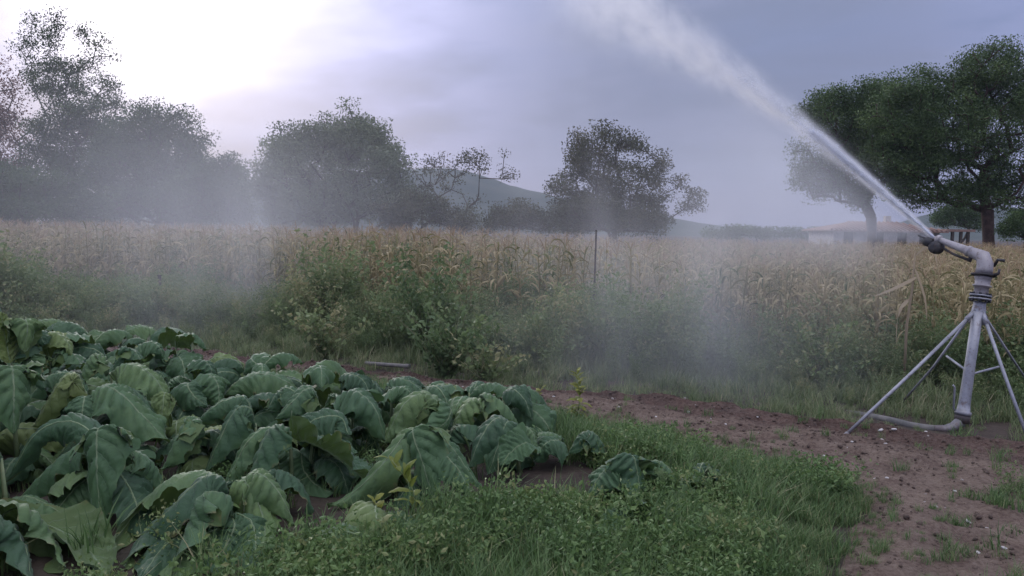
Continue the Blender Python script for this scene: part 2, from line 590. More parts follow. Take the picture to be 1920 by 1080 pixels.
w = np.linspace(0, 1, NW)
PX = FARs[:, None, :] * (1 - w)[None, :, None] + NEARs[:, None, :] * w[None, :, None]
jit = (vnoise(PX[..., 0], PX[..., 1], 3.0, 5) - 0.5) * 0.22 * (np.abs(w - 0.5) * 2)[None, :] ** 2
dirw = NEARs - FARs; dirw /= np.linalg.norm(dirw, axis=1)[:, None]
PX = PX + dirw[:, None, :] * jit[..., None]
edge = np.minimum(1, np.minimum(w, 1 - w) / 0.10)[None, :]
H = 0.06 * vnoise(PX[..., 0], PX[..., 1], 2.5, 1) + 0.045 * vnoise(PX[..., 0], PX[..., 1], 6, 2) + 0.028 * vnoise(PX[..., 0], PX[..., 1], 22, 3)
rut = -0.03 * np.exp(-((w - 0.30) / 0.09) ** 2) - 0.03 * np.exp(-((w - 0.78) / 0.09) ** 2) + 0.03 * np.exp(-((w - 0.10) / 0.05) ** 2)
Hh = np.maximum((H + rut[None, :]) * edge, 0) + 0.004
def path_z(pt):
    d = np.abs(PX - np.array(pt)[:2]).sum(-1)
    i = np.unravel_index(np.argmin(d), d.shape)
    return float(Hh[i])
g = Geo()
V = np.concatenate([PX, Hh[..., None]], -1).reshape(-1, 3)
F = [[i * NW + j, i * NW + j + 1, (i + 1) * NW + j + 1, (i + 1) * NW + j] for i in range(NS - 1) for j in range(NW - 1)]
UVp = np.stack(np.broadcast_arrays(np.linspace(0, 1, NS)[:, None], w[None, :]), -1).reshape(-1, 2)
g.add(V, F, 0.5, UVp)
tag(g.build('path', M['path']), kind='structure')

# ------------------------------------------------------------------ farmhouse
M['plaster'] = simple('plaster', (0.44, 0.42, 0.39), (0.56, 0.53, 0.49), 0.9, scale=3, bump=0.1)
M['tiles'] = simple('tiles', (0.20, 0.125, 0.10), (0.28, 0.185, 0.15), 0.9, scale=6, bump=0.3)
M['dark_wood'] = simple('dark_wood', (0.04, 0.032, 0.028), (0.07, 0.055, 0.045), 0.8)
M['pane'] = simple('pane', (0.02, 0.025, 0.03), (0.04, 0.045, 0.05), 0.15)
HY = 75.0
hl, hr = at(1562, 440, HY).x, at(1760, 440, HY).x
eave, ridge = 2.25, 3.05
house = empty('farmhouse', ((hl + hr) / 2, HY, 0), 'low white farmhouse with a faded red tiled roof beyond the dry corn', 'house')
def hb(name, mat, boxes, parent=house):
    g = Geo()
    for c, s in boxes:
        g.box(c, s)
    return g.build(name, mat, parent, smooth=False)
hw = (hr - hl) / 2
def wall_with_holes(x0, x1, z1, holes):
    bx = []
    xs = sorted([x0, x1] + [h[0] for h in holes] + [h[1] for h in holes])
    for a, b in zip(xs[:-1], xs[1:]):
        hs = [h for h in holes if h[0] <= a + 1e-6 and b <= h[1] + 1e-6]
        if not hs:
            bx.append((((a + b) / 2, 0, z1 / 2), (b - a, 0.3, z1)))
        else:
            h = hs[0]
            if h[2] > 0.01:
                bx.append((((a + b) / 2, 0, h[2] / 2), (b - a, 0.3, h[2])))
            bx.append((((a + b) / 2, 0, (h[3] + z1) / 2), (b - a, 0.3, z1 - h[3])))
    return bx
holes = [(-3.9, -3.0, 0.9, 2.1), (-1.2, -0.2, 0.0, 2.1), (1.0, 1.9, 0.9, 2.1), (3.0, 3.9, 0.9, 2.1)]
wl = hb('wall', M['plaster'], wall_with_holes(-hw, hw, eave, holes))
hb('wall', M['plaster'], [((-hw - 0.002 + 0.15, 3.0, eave / 2 - 0.002), (0.3, 5.7, eave - 0.006)), ((hw + 0.002 - 0.15, 3.0, eave / 2 - 0.002), (0.3, 5.7, eave - 0.006)), ((0, 6.0, eave / 2), (2 * hw, 0.3, eave))])
for h in holes:
    nm = 'window' if h[2] > 0.1 else 'door'
    zc, xc = (h[2] + h[3]) / 2, (h[0] + h[1]) / 2
    ww, hh = h[1] - h[0], h[3] - h[2]
    fr = hb(nm, M['dark_wood'], [((xc - ww / 2 + 0.04, 0.05, zc), (0.075, 0.1, hh)), ((xc + ww / 2 - 0.04, 0.05, zc), (0.075, 0.1, hh)),
                                 ((xc, 0.05, h[3] - 0.04), (ww - 0.17, 0.1, 0.075)), ((xc, 0.06, zc), (0.05, 0.07, hh - 0.16))])
    hb('pane' if nm == 'window' else 'panel', M['pane'] if nm == 'window' else M['dark_wood'], [((xc, 0.1, zc), (ww - 0.02, 0.04, hh - 0.02))], fr)
g = Geo()
ov = 0.55
e = [(-hw - ov, -ov - 0.15, eave), (hw + ov, -ov - 0.15, eave), (hw + ov, 6.15 + ov, eave), (-hw - ov, 6.15 + ov, eave), (-hw + 2.6, 3.0, ridge), (hw - 2.6, 3.0, ridge)]
e2 = [(x, y, z - 0.14) for x, y, z in e[:4]]
g.add(e + e2, [[0, 1, 5, 4], [2, 3, 4, 5], [0, 6, 7, 1], [1, 7, 8, 2], [2, 8, 9, 3], [3, 9, 6, 0], [6, 9, 8, 7]])
g.f.append((np.array([[1, 2, 5], [3, 0, 4]]), 0))
roof = g.build('roof', M['tiles'], house, smooth=False)
g = Geo()
for k in range(26):
    x = -hw - ov + 0.2 + k * (2 * hw + 2 * ov - 0.4) / 25
    t0 = max(0, 1 - (min(x + hw + ov, hw + ov - x)) / 3.1)
    s1 = 1 - t0
    g.tube([(x, -ov - 0.16, eave + 0.03), (x, -ov - 0.15 + s1 * (3.15 + ov), eave + 0.03 + s1 * (ridge - eave))], 0.09, 6)
tag(g.build('tile_row', M['tiles'], roof), kind='stuff')
hb('chimney', M['plaster'], [((1.6, 3.4, ridge + 0.15), (0.5, 0.5, 0.9))], roof)
# porch on the right with posts
pr = at(1818, 440, HY).x - (hl + hr) / 2
porch = hb('porch_roof', M['tiles'], [(((hw + 0.9 + pr) / 2, 2.2, 2.35), (pr - hw - 0.9 + 0.6, 5.2, 0.22))])
for x in (hw + 1.15, (hw + pr) / 2 + 0.5, pr - 0.25):
    hb('post', M['dark_wood'], [((x, -0.2, 1.12), (0.22, 0.22, 2.235))])
hb('wall', M['plaster'], [(((hw + pr - 1.0) / 2, 4.4, 1.1), (pr - hw - 1.2, 0.25, 2.2))])

# ------------------------------------------------------------------ irrigation gun on its stand
def galv(name, a, b, rough=0.45, metal=0.55):
    m, t, out = new_mat(name)
    c = t.n('ShaderNodeTexCoord')
    n1 = t.noise(c.outputs['Object'], 6, 5, 0.65)
    n2 = t.noise(c.outputs['Object'], 45, 3, 0.6)
    col = t.mixc(t.ss(n1, 0.35, 0.65), a, b)
    n3 = t.noise(c.outputs['Object'], 17, 5, 0.7)
    col = t.mixc(t.m('MULTIPLY', t.ss(n2, 0.56, 0.75), 0.6), col, (0.12, 0.085, 0.065))
    col = t.mixc(t.m('MULTIPLY', t.ss(n3, 0.55, 0.70), 0.65), col, (0.13, 0.075, 0.045))
    zz = t.n('ShaderNodeSeparateXYZ'); t.link(c.outputs['Object'], zz.inputs[0])
    col = t.mixc(t.m('MULTIPLY', t.ss(t.m('ADD', zz.outputs[2], t.m('MULTIPLY', n3, 0.35)), 0.42, 0.12), 0.8), col, (0.10, 0.07, 0.055))
    p = t.n('ShaderNodeBsdfPrincipled')
    t.link(col, p.inputs['Base Color'])
    p.inputs['Metallic'].default_value = metal
    t.put(p.inputs['Roughness'], t.m('ADD', rough, t.m('MULTIPLY', n1, 0.25)))
    bp = t.n('ShaderNodeBump'); bp.inputs['Strength'].default_value = 0.25; bp.inputs['Distance'].default_value = 0.004
    t.link(n2, bp.inputs['Height']); t.link(bp.outputs[0], p.inputs['Normal'])
    t.link(p.outputs[0], out.inputs[0])
    return m
M['galv'] = galv('galvanised_steel', (0.26, 0.27, 0.30), (0.37, 0.38, 0.41))
M['gun_metal'] = galv('cast_alloy', (0.30, 0.28, 0.29), (0.41, 0.39, 0.39), 0.5, 0.3)
M['dark_steel'] = galv('dark_steel', (0.035, 0.035, 0.04), (0.07, 0.065, 0.065), 0.5, 0.2)
M['hose'] = simple('hose', (0.10, 0.10, 0.095), (0.17, 0.16, 0.145), 0.7, scale=12, bump=0.2)

GY = 7.3
base_pt = at(1805, 778, GY - 0.12)
hub_pt = at(1834, 590, GY)
fl_pt = at(1838, 558, GY)                 # lower flange
top_pt = at(1845, 505, GY)                # swivel head
GUN = empty('irrigation_gun', (base_pt.x, GY, 0), 'grey galvanised irrigation gun on a splayed pipe stand beside the dirt path', 'irrigation gun')
go = Vector((base_pt.x, GY, 0))
def gl(p):
    return Vector(p) - go
def gpart(name, mat, fn, parent=GUN):
    g = Geo(); fn(g)
    return g.build(name, mat, parent)
axis = (top_pt - base_pt).normalized()
L0 = (hub_pt - base_pt).length
gpart('riser_pipe', M['galv'], lambda g: g.lathe([(0.0, 0.068), (0.03, 0.068), (0.034, 0.056), (0.10, 0.049), (L0 * 0.5, 0.044), (L0 + 0.02, 0.044)], gl(base_pt), axis, 20))
gpart('coupling_ring', M['dark_steel'], lambda g: g.lathe([(-0.075, 0.045), (-0.07, 0.062), (-0.01, 0.066), (-0.002, 0.06)], gl(base_pt), axis, 20))
# collar where the legs meet
gpart('collar', M['galv'], lambda g: g.lathe([(-0.09, 0.05), (-0.085, 0.068), (-0.02, 0.066), (0.02, 0.06), (0.085, 0.052), (0.12, 0.05)], gl(hub_pt), axis, 20))
Lf = (fl_pt - hub_pt).length
flange = gpart('flange', M['galv'], lambda g: (g.lathe([(-0.022, 0.058), (-0.02, 0.09), (-0.006, 0.09), (-0.004, 0.06)], gl(fl_pt), axis, 24),
                                               g.lathe([(0.008, 0.06), (0.010, 0.09), (0.024, 0.09), (0.026, 0.06)], gl(fl_pt), axis, 24)))
def bolts(g):
    u = axis.orthogonal().normalized(); v = axis.cross(u)
    for k in range(8):
        a = k * math.pi / 4 + 0.2
        c = fl_pt + (u * math.cos(a) + v * math.sin(a)) * 0.076
        g.lathe([(-0.04, 0.001), (-0.039, 0.012), (-0.024, 0.012), (-0.022, 0.007), (0.028, 0.007), (0.03, 0.012), (0.043, 0.012), (0.044, 0.001)], gl(c), axis, 6)
gpart('bolts', M['dark_steel'], bolts, flange)
Lt = (top_pt - fl_pt).length
gpart('bearing_housing', M['gun_metal'], lambda g: g.lathe([(0.026, 0.054), (0.04, 0.058), (0.095, 0.06), (0.10, 0.076), (0.112, 0.076), (0.116, 0.06), (0.16, 0.064), (0.175, 0.072), (0.19, 0.072)], gl(fl_pt), axis, 22))
gpart('swivel_disc', M['dark_steel'], lambda g: g.lathe([(0.192, 0.07), (0.195, 0.10), (0.212, 0.104), (0.216, 0.075)], gl(fl_pt), axis, 24))
# jet geometry: nozzle position, compass bearing, launch slope and drop
AZ = R(25)
NOZ = at(1752, 446, GY + 0.48)
jdir = Vector((-math.sin(AZ), math.cos(AZ), 0))
TANT, KDROP = 0.757, 0.0240
launch = (jdir + Vector((0, 0, TANT))).normalized()
root_pt = fl_pt + axis * 0.30
el = root_pt + axis * 0.06
def head(g):
    path = [fl_pt + axis * 0.218, fl_pt + axis * 0.26, root_pt, el + (NOZ - el) * 0.06, el + (NOZ - el) * 0.2, el + (NOZ - el) * 0.30]
    g.tube([gl(p) for p in path], [0.07, 0.068, 0.068, 0.062, 0.05, 0.043], 18)
gpart('swivel_elbow', M['gun_metal'], head)
bd = (NOZ - el).normalized()
BL = (NOZ - el).length
barrel = gpart('barrel', M['gun_metal'], lambda g: (g.lathe([(BL * 0.28, 0.044), (BL * 0.30, 0.05), (BL * 0.34, 0.05), (BL * 0.35, 0.039), (BL * 0.8, 0.029), (BL * 0.9, 0.027)], gl(el), bd, 18)))
gpart('nozzle', M['gun_metal'], lambda g: g.lathe([(BL * 0.88, 0.036), (BL * 0.885, 0.042), (BL * 0.94, 0.042), (BL * 0.95, 0.03), (BL * 0.99, 0.017), (BL * 1.0, 0.016)], gl(el), bd, 18))
side = bd.cross(Vector((0, 0, 1))).normalized()
dn = side.cross(bd).normalized() * -1.0
if dn.z > 0: dn = -dn
def arm(g):
    a = el + bd * BL * 0.25 + dn * 0.075
    b = el + bd * BL * 0.86 + dn * 0.055
    g.tube([gl(a), gl(a + (b - a) * 0.5 + dn * 0.012), gl(b)], [0.013, 0.012, 0.011], 8)
    g.tube([gl(el + bd * BL * 0.25 + dn * 0.03), gl(a + dn * 0.012)], 0.018, 8)
drive = gpart('drive_arm', M['dark_steel'], arm)
def weight(g):
    c = NOZ + dn * 0.075 - bd * 0.055
    g.lathe([(-0.055, 0.02), (-0.05, 0.055), (-0.01, 0.066), (0.02, 0.066), (0.05, 0.05), (0.058, 0.02)], gl(c), side, 18)
    c2 = NOZ + dn * 0.055 + bd * 0.03 + side * -0.01
    g.lathe([(-0.04, 0.015), (-0.035, 0.042), (0.03, 0.047), (0.045, 0.03)], gl(c2), bd, 16)
gpart('counterweight', M['dark_steel'], weight, drive)
def spoon(g):
    c = NOZ + bd * 0.10 + dn * 0.03
    g.box(gl(c), (0.05, 0.11, 0.012), rot=np.array([list(side), list(bd), list(side.cross(bd))]).T)
    g.tube([gl(c - bd * 0.05), gl(NOZ + dn * 0.05 - bd * 0.01)], [0.008, 0.009], 6)
    g.tube([gl(c - bd * 0.03 + dn * 0.03), gl(NOZ + dn * 0.11 - bd * 0.05)], [0.007, 0.009], 6)
gpart('deflector_spoon', M['dark_steel'], spoon, drive)
def brk(g):
    p = root_pt - bd * 0.05 + side * 0.05
    g.tube([gl(p), gl(p + axis * 0.07 - bd * 0.03), gl(p + axis * 0.085 - bd * 0.09)], 0.014, 8)
    q = fl_pt + axis * 0.204
    back = -Vector((bd.x, bd.y, 0)).normalized()
    g.tube([gl(q + back * 0.08), gl(q + back * 0.13 + axis * 0.02), gl(q + back * 0.135 + axis * 0.06)], [0.016, 0.014, 0.01], 8)
gpart('reverse_lever', M['dark_steel'], brk)
# legs
feet = [at(1575, 815, 6.72), at(1683, 778, 8.1), at(1935, 835, 6.55), at(1960, 760, 8.2)]
for i, f in enumerate(feet):
    f = Vector((f.x, f.y, 0.0))
    d0 = (f - hub_pt); d0.z = 0; d0.normalize()
    t0 = hub_pt + d0 * 0.05 + axis * 0.03
    rr = 0.0145 if i in (0, 2) else 0.0115
    mid = (t0 + f) / 2 + Vector((0, 0, -0.01 if i != 1 else -0.05))
    leg = gpart('leg', M['galv'], lambda g: g.tube([gl(t0), gl(mid), gl(f)], rr, 10))
    gpart('foot', M['dark_steel'] if i else M['galv'], lambda g: g.lathe([(-0.10, rr + 0.004), (-0.02, rr + 0.006), (0.05, 0.004)], gl(f), (f - mid).normalized(), 10), leg)
    gpart('lug', M['galv'], lambda g: g.tube([gl(hub_pt + d0 * 0.03 + axis * 0.045), gl(t0 + (f - t0).normalized() * 0.12)], rr + 0.007, 8), leg)
# braces from the riser to the rear legs
bp_ = base_pt + (hub_pt - base_pt) * 0.42
gpart('brace', M['galv'], lambda g: g.tube([gl(bp_), gl(at(1775, 668, GY + 0.35))], 0.011, 8))
gpart('brace', M['galv'], lambda g: g.tube([gl(bp_ - axis * 0.02), gl(at(1872, 688, GY + 0.3))], 0.011, 8))
gpart('valve_lever', M['galv'], lambda g: g.tube([gl(at(1787, 722, GY - .1)), gl(at(1790, 726, GY - .1)), gl(at(1788, 765, GY - .1)), gl(at(1797, 778, GY - .1))], 0.009, 8))
# hose elbow and hose
def elbow(g):
    b0 = base_pt - axis * 0.075
    pts = [b0, at(1797, 793, GY - .14), at(1788, 801, GY - .16), at(1772, 806, GY - .18), at(1752, 805, GY - .16)]
    g.tube([gl(p) for p in pts], [0.044, 0.045, 0.045, 0.042, 0.037], 14)
gpart('supply_elbow', M['galv'], elbow)
g = Geo()
hp = [at(1756, 805, GY - .16), at(1735, 803, GY - .12), at(1705, 798, GY - .05), at(1675, 790, GY + .1), at(1640, 783, GY + .3), at(1590, 775, GY + .6)]
g.tube([tuple(p) for p in hp], 0.036, 12)
tag(g.build('supply_hose', M['hose']), 'grey water supply hose lying in grass at the foot of the irrigation gun', 'hose')

# ------------------------------------------------------------------ the water jet
def vol_mat(name, build, step=1.0, aniso=0.35, col=(0.97, 0.97, 1.0)):
    m, t, out = new_mat(name)
    p = t.n('ShaderNodeVolumePrincipled')
    p.inputs['Color'].default_value = (*col, 1)
    p.inputs['Anisotropy'].default_value = aniso
    d = build(t)
    t.put(p.inputs['Density'], d)
    t.link(p.outputs[0], out.inputs['Volume'])
    m.cycles.volume_step_rate = step
    return m

JR = lambda s: 0.013 + 0.027 * s + 0.0042 * s * s
jet_rot = Matrix((jdir, Vector((0, 0, 1)).cross(jdir), Vector((0, 0, 1)))).transposed()   # columns: along, across, up
tip = NOZ + bd * 0.0
JET = empty('water_jet', tip, 'white water jet shooting up and away from the gun nozzle', 'water jet')
JET.matrix_world = Matrix.Translation(tip) @ jet_rot.to_4x4()
SMAX = 9.0
def jz(s):
    return TANT * s - KDROP * s * s

def jet_density(t):
    c = t.n('ShaderNodeTexCoord')
    s_ = t.n('ShaderNodeSeparateXYZ'); t.link(c.outputs['Object'], s_.inputs[0])
    x, y, z = s_.outputs
    zc = t.m('SUBTRACT', t.m('MULTIPLY', x, TANT), t.m('MULTIPLY', t.m('MULTIPLY', x, x), KDROP))
    dzv = t.m('MULTIPLY', t.m('SUBTRACT', z, zc), 0.78)
    below = t.m('LESS_THAN', dzv, 0.0)
    dzs = t.m('MULTIPLY', dzv, t.m('SUBTRACT', 1.0, t.m('MULTIPLY', below, 0.22)))
    r2 = t.m('ADD', t.m('MULTIPLY', y, y), t.m('MULTIPLY', dzs, dzs))
    Rr = t.m('ADD', 0.013, t.m('ADD', t.m('MULTIPLY', x, 0.027), t.m('MULTIPLY', t.m('MULTIPLY', x, x), 0.0042)))
    g_ = t.m('EXPONENT', t.m('MULTIPLY', t.m('DIVIDE', r2, t.m('MULTIPLY', Rr, Rr)), -1.0))
    tau = t.m('DIVIDE', 3.6, t.m('ADD', 1.0, t.m('MULTIPLY', x, 0.85)))
    D = t.m('DIVIDE', tau, t.m('MULTIPLY', Rr, 1.77))
    lat = t.m('DIVIDE', 0.55, t.m('ADD', Rr, 0.03))
    nv = t.comb(t.m('MULTIPLY', x, 1.6), t.m('MULTIPLY', y, lat), t.m('MULTIPLY', t.m('SUBTRACT', z, zc), lat))
    nz = t.noise(nv, 1.5, 3.0, 0.6)
    D = t.m('MULTIPLY', D, t.m('ADD', 0.12, t.m('MULTIPLY', t.ss(nz, 0.3, 0.72), 1.75)))
    fade = t.ss(x, SMAX, SMAX - 5.0)
    start = t.ss(x, 0.0, 0.08)
    core = t.m('MULTIPLY', t.m('MULTIPLY', t.m('MULTIPLY', D, g_), fade), start)
    # water knocked aside by the deflector drifts off level with the nozzle
    R2 = t.m('ADD', 0.02, t.m('MULTIPLY', x, 0.17))
    z2 = t.m('ADD', z, t.m('MULTIPLY', x, -0.12))
    q2 = t.m('DIVIDE', t.m('ADD', t.m('MULTIPLY', y, y), t.m('MULTIPLY', z2, z2)), t.m('MULTIPLY', R2, R2))
    sp2 = t.m('MULTIPLY', t.m('EXPONENT', t.m('MULTIPLY', q2, -1.0)), t.m('DIVIDE', 0.42, R2))
    sp2 = t.m('MULTIPLY', t.m('MULTIPLY', sp2, t.ss(x, 1.7, 0.3)), t.m('MULTIPLY', start, nz))
    return t.m('ADD', core, sp2)
M['jet'] = vol_mat('jet_spray', jet_density, 0.08, 0.5, (1.0, 1.0, 1.0))
g = Geo()
ss = np.r_[np.linspace(0.0, 2, 10), np.linspace(2.4, SMAX, 14)]
rings = []
for s in ss:
    r_ = JR(s) * 2.6
    tvec = np.array([1, 0, TANT - 2 * KDROP * s]); tvec /= np.linalg.norm(tvec)
    nvec = np.array([-tvec[2], 0, tvec[0]])
    c = np.array([s, 0, jz(s)])
    for k in range(14):
        a = 2 * math.pi * k / 14
        up = math.sin(a) * (r_ if math.sin(a) > 0 else r_ * 1.75 + 0.85 * max(0.0, min(s, 3.2 - s)))
        rings.append(c + np.array([0, math.cos(a) * (r_ + 0.3 * max(0.0, min(s, 3.2 - s))), 0]) + nvec * up)
n = len(ss)
g.add(rings, [[i * 14 + k, i * 14 + (k + 1) % 14, (i + 1) * 14 + (k + 1) % 14, (i + 1) * 14 + k] for i in range(n - 1) for k in range(14)])
g.f.append((np.array([list(range(13, -1, -1))]), 0))
g.f.append((np.array([list(range((n - 1) * 14, n * 14))]), 0))
sp = g.build('spray', M['jet'], JET)
# droplets: real little streaks of water along the jet and falling below it
m, t, out = new_mat('water_drop')
p = t.n('ShaderNodeBsdfPrincipled')
p.inputs['Base Color'].default_value = (0.82, 0.85, 0.92, 1)
p.inputs['Roughness'].default_value = 0.25
tr = t.n('ShaderNodeBsdfTranslucent'); tr.inputs[0].default_value = (0.85, 0.88, 0.95, 1)
mx = t.n('ShaderNodeMixShader'); mx.inputs[0].default_value = 0.55
t.link(p.outputs[0], mx.inputs[1]); t.link(tr.outputs[0], mx.inputs[2]); t.link(mx.outputs[0], out.inputs[0])
M['drop'] = m
def droplets(n, smin, smax, spread, size, stretch, below=0.0, pw=1.0):
    s = smin + (smax - smin) * rng.random(n) ** pw
    Rr = JR(s) * spread
    a = rng.random(n) * 2 * math.pi
    q = np.abs(rng.normal(0, 0.6, n))
    c = np.stack([s, np.cos(a) * q * Rr, jz(s) + np.sin(a) * q * Rr], 1)
    fall = rng.random(n) ** 2 * below
    c[:, 2] -= fall
    tv = np.stack([np.ones(n), rng.normal(0, 0.03, n), TANT - 2 * KDROP * s - fall * 1.2 + rng.normal(0, 0.05, n)], 1)
    tv /= np.linalg.norm(tv, axis=1)[:, None]
    u = np.cross(tv, [0, 1, 0]); u /= np.linalg.norm(u, axis=1)[:, None]
    v = np.cross(tv, u)
    sz = (size * (0.5 + rng.random(n)))[:, None]
    ln = sz * stretch * (0.5 + rng.random(n))[:, None]
    P = np.stack([c + tv * ln, c + u * sz, c + v * sz, c - u * sz, c - v * sz, c - tv * ln], 1)
    F = np.array([[0, 1, 2], [0, 2, 3], [0, 3, 4], [0, 4, 1], [5, 2, 1], [5, 3, 2], [5, 4, 3], [5, 1, 4]])
    return P.reshape(-1, 3), (F[None] + (np.arange(n) * 6)[:, None, None]).reshape(-1, 3)
g = Geo()
for args in ((1600, 0.0, 1.6, 0.7, 0.0035, 14, 0.0, 0.8), (1500, 0.3, 3.0, 1.0, 0.0028, 7, 0.03, 1.3), (500, 0.4, 3.4, 1.2, 0.0025, 4, 0.15, 1.0)):
    P, F = droplets(*args)
    g.add(P, F)
# solid stream leaving the nozzle
g.tube([(s, 0, jz(s)) for s in np.linspace(-0.01, 0.5, 10)], np.linspace(0.014, 0.004, 10), 8)
tag(g.build('droplets', M['drop'], JET), kind='stuff')

# ------------------------------------------------------------------ drifting spray and the air itself
def mist_density(t):
    c = t.n('GeometryNodeInputPosition')
    s_ = t.n('ShaderNodeSeparateXYZ'); t.link(c.outputs[0], s_.inputs[0])
    x, y, z = s_.outputs
    # frame of the jet
    sx, sy = -math.sin(AZ), math.cos(AZ)
    rx = t.m('SUBTRACT', x, tip.x); ry = t.m('SUBTRACT', y, tip.y)
    a = t.m('ADD', t.m('MULTIPLY', rx, sx), t.m('MULTIPLY', ry, sy))
    l = t.m('ADD', t.m('MULTIPLY', rx, -sy), t.m('MULTIPLY', ry, sx))     # + = left of the jet
    zt = t.m('ADD', tip.z, t.m('SUBTRACT', t.m('MULTIPLY', a, TANT), t.m('MULTIPLY', t.m('MULTIPLY', a, a), KDROP)))
    under = t.ss(t.m('SUBTRACT', zt, z), -0.2, 0.9)
    sig = t.m('ADD', 0.22, t.m('MULTIPLY', a, 0.11))
    ll = t.m('DIVIDE', t.m('SUBTRACT', l, t.m('MULTIPLY', t.m('SUBTRACT', zt, z), 0.10)), sig)
    g1 = t.m('EXPONENT', t.m('MULTIPLY', t.m('MULTIPLY', ll, ll), -1.0))
    nv = t.comb(t.m('ADD', t.m('MULTIPLY', x, 1.5), t.m('MULTIPLY', z, 0.25)), t.m('MULTIPLY', y, 0.5), t.m('MULTIPLY', z, 0.22))
    nz = t.noise(nv, 1.0, 3.0, 0.6)
    cols = t.ss(nz, 0.36, 0.66)
    fallen = t.m('EXPONENT', t.m('MULTIPLY', t.m('DIVIDE', t.m('MAXIMUM', t.m('SUBTRACT', zt, z), 0.0), t.m('ADD', 0.25, t.m('MULTIPLY', a, 0.75))), -1.0))
    amp = t.m('MULTIPLY', fallen, t.m('MULTIPLY', t.ss(a, 0.0, 0.6), t.m('DIVIDE', 0.46, t.m('ADD', 0.35, t.m('MULTIPLY', a, 0.17)))))
    far = t.ss(a, 14.0, 4.5)
    low = t.m('ADD', 0.08, t.m('MULTIPLY', t.ss(z, 3.4, 0.4), 0.92))
    d1 = t.m('MULTIPLY', t.m('MULTIPLY', t.m('MULTIPLY', amp, far), t.m('MULTIPLY', g1, under)), t.m('MULTIPLY', low, t.m('ADD', 0.25, t.m('MULTIPLY', cols, 1.1))))
    # a column of drift falling over the corn on the left
    cx = t.m('ADD', -4.55, t.m('MULTIPLY', z, -0.19))
    ux = t.m('DIVIDE', t.m('SUBTRACT', x, cx), t.m('ADD', 0.7, t.m('MULTIPLY', z, 0.1)))
    uy = t.m('DIVIDE', t.m('SUBTRACT', y, 13.0), 2.2)
    g2 = t.m('EXPONENT', t.m('MULTIPLY', t.m('ADD', t.m('MULTIPLY', ux, ux), t.m('MULTIPLY', uy, uy)), -1.0))
    d2 = t.m('MULTIPLY', t.m('MULTIPLY', g2, t.ss(z, 4.4, 0.8)), t.m('MULTIPLY', 0.125, t.m('ADD', 0.3, t.m('MULTIPLY', cols, 1.2))))
    # and one sinking over the weeds this side of the corn
    kx = t.m('ADD', 1.45, t.m('MULTIPLY', z, 0.25))
    wx = t.m('DIVIDE', t.m('SUBTRACT', x, kx), 1.45)
    wy = t.m('DIVIDE', t.m('SUBTRACT', y, t.m('SUBTRACT', 9.6, t.m('MULTIPLY', x, 0.35))), 1.0)
    g4 = t.m('EXPONENT', t.m('MULTIPLY', t.m('ADD', t.m('MULTIPLY', wx, wx), t.m('MULTIPLY', wy, wy)), -1.0))
    d4 = t.m('MULTIPLY', t.m('MULTIPLY', g4, t.ss(z, 2.2, 0.3)), t.m('MULTIPLY', 0.20, t.m('ADD', 0.38, t.m('MULTIPLY', cols, 1.05))))
    # the wide thin drift beyond
    vx = t.m('DIVIDE', t.m('ADD', x, 7.5), 4.8)
    vy = t.m('DIVIDE', t.m('SUBTRACT', y, 21.0), 9.0)
    g3 = t.m('EXPONENT', t.m('MULTIPLY', t.m('ADD', t.m('MULTIPLY', vx, vx), t.m('MULTIPLY', vy, vy)), -1.0))
    d3 = t.m('MULTIPLY', t.m('MULTIPLY', g3, t.ss(z, 6.5, 1.0)), 0.033)
    # fine fog hanging straight under the first metres of the jet
    l5 = t.m('DIVIDE', t.m('SUBTRACT', l, t.m('ADD', 0.05, t.m('MULTIPLY', t.m('SUBTRACT', zt, z), 0.25))), t.m('ADD', 0.25, t.m('MULTIPLY', a, 0.12)))
    g5 = t.m('EXPONENT', t.m('MULTIPLY', t.m('MULTIPLY', l5, l5), -1.0))
    d5 = t.m('MULTIPLY', t.m('MULTIPLY', g5, t.ss(t.m('SUBTRACT', zt, z), 0.0, 0.3)), t.m('MULTIPLY', t.m('MULTIPLY', t.ss(a, 0.3, 0.8), t.ss(a, 3.5, 1.2)), t.m('MULTIPLY', t.ss(z, 1.15, 1.75), 0.5)))
    return t.m('ADD', t.m('ADD', t.m('ADD', d1, d5), d2), t.m('ADD', d3, d4))
m, t, out = new_mat('spray_drift')
p = t.n('ShaderNodeVolumePrincipled')
p.inputs['Color'].default_value = (0.97, 0.98, 1.0, 1)
p.inputs['Anisotropy'].default_value = 0.25
p.inputs['Density'].default_value = 1.0
t.link(p.outputs[0], out.inputs['Volume'])
m.cycles.volume_step_rate = 2.0
ng = bpy.data.node_groups.new('spray_mist_nodes', 'GeometryNodeTree')
ng.interface.new_socket('Geometry', in_out='INPUT', socket_type='NodeSocketGeometry')
ng.interface.new_socket('Geometry', in_out='OUTPUT', socket_type='NodeSocketGeometry')
G = NT(ng)
G.n('NodeGroupInput'); go_ = G.n('NodeGroupOutput')
vc = G.n('GeometryNodeVolumeCube')
lo, hi = (-20.0, 6.6, 0.03), (6.4, 37.6, 7.8)
vc.inputs['Min'].default_value = lo
vc.inputs['Max'].default_value = hi
for nm, a_, b_, vs in (('X', lo[0], hi[0], 0.2), ('Y', lo[1], hi[1], 0.25), ('Z', lo[2], hi[2], 0.2)):
    vc.inputs['Resolution ' + nm].default_value = int((b_ - a_) / vs)
G.put(vc.inputs['Density'], mist_density(G))
vm = G.n('GeometryNodeSetMaterial'); vm.inputs['Material'].default_value = m
G.link(vc.outputs[0], vm.inputs[0]); G.link(vm.outputs[0], go_.inputs[0])
me = bpy.data.meshes.new('spray_mist')
mo = link('spray_mist', me)
mo.modifiers.new('drift', 'NODES').node_group = ng
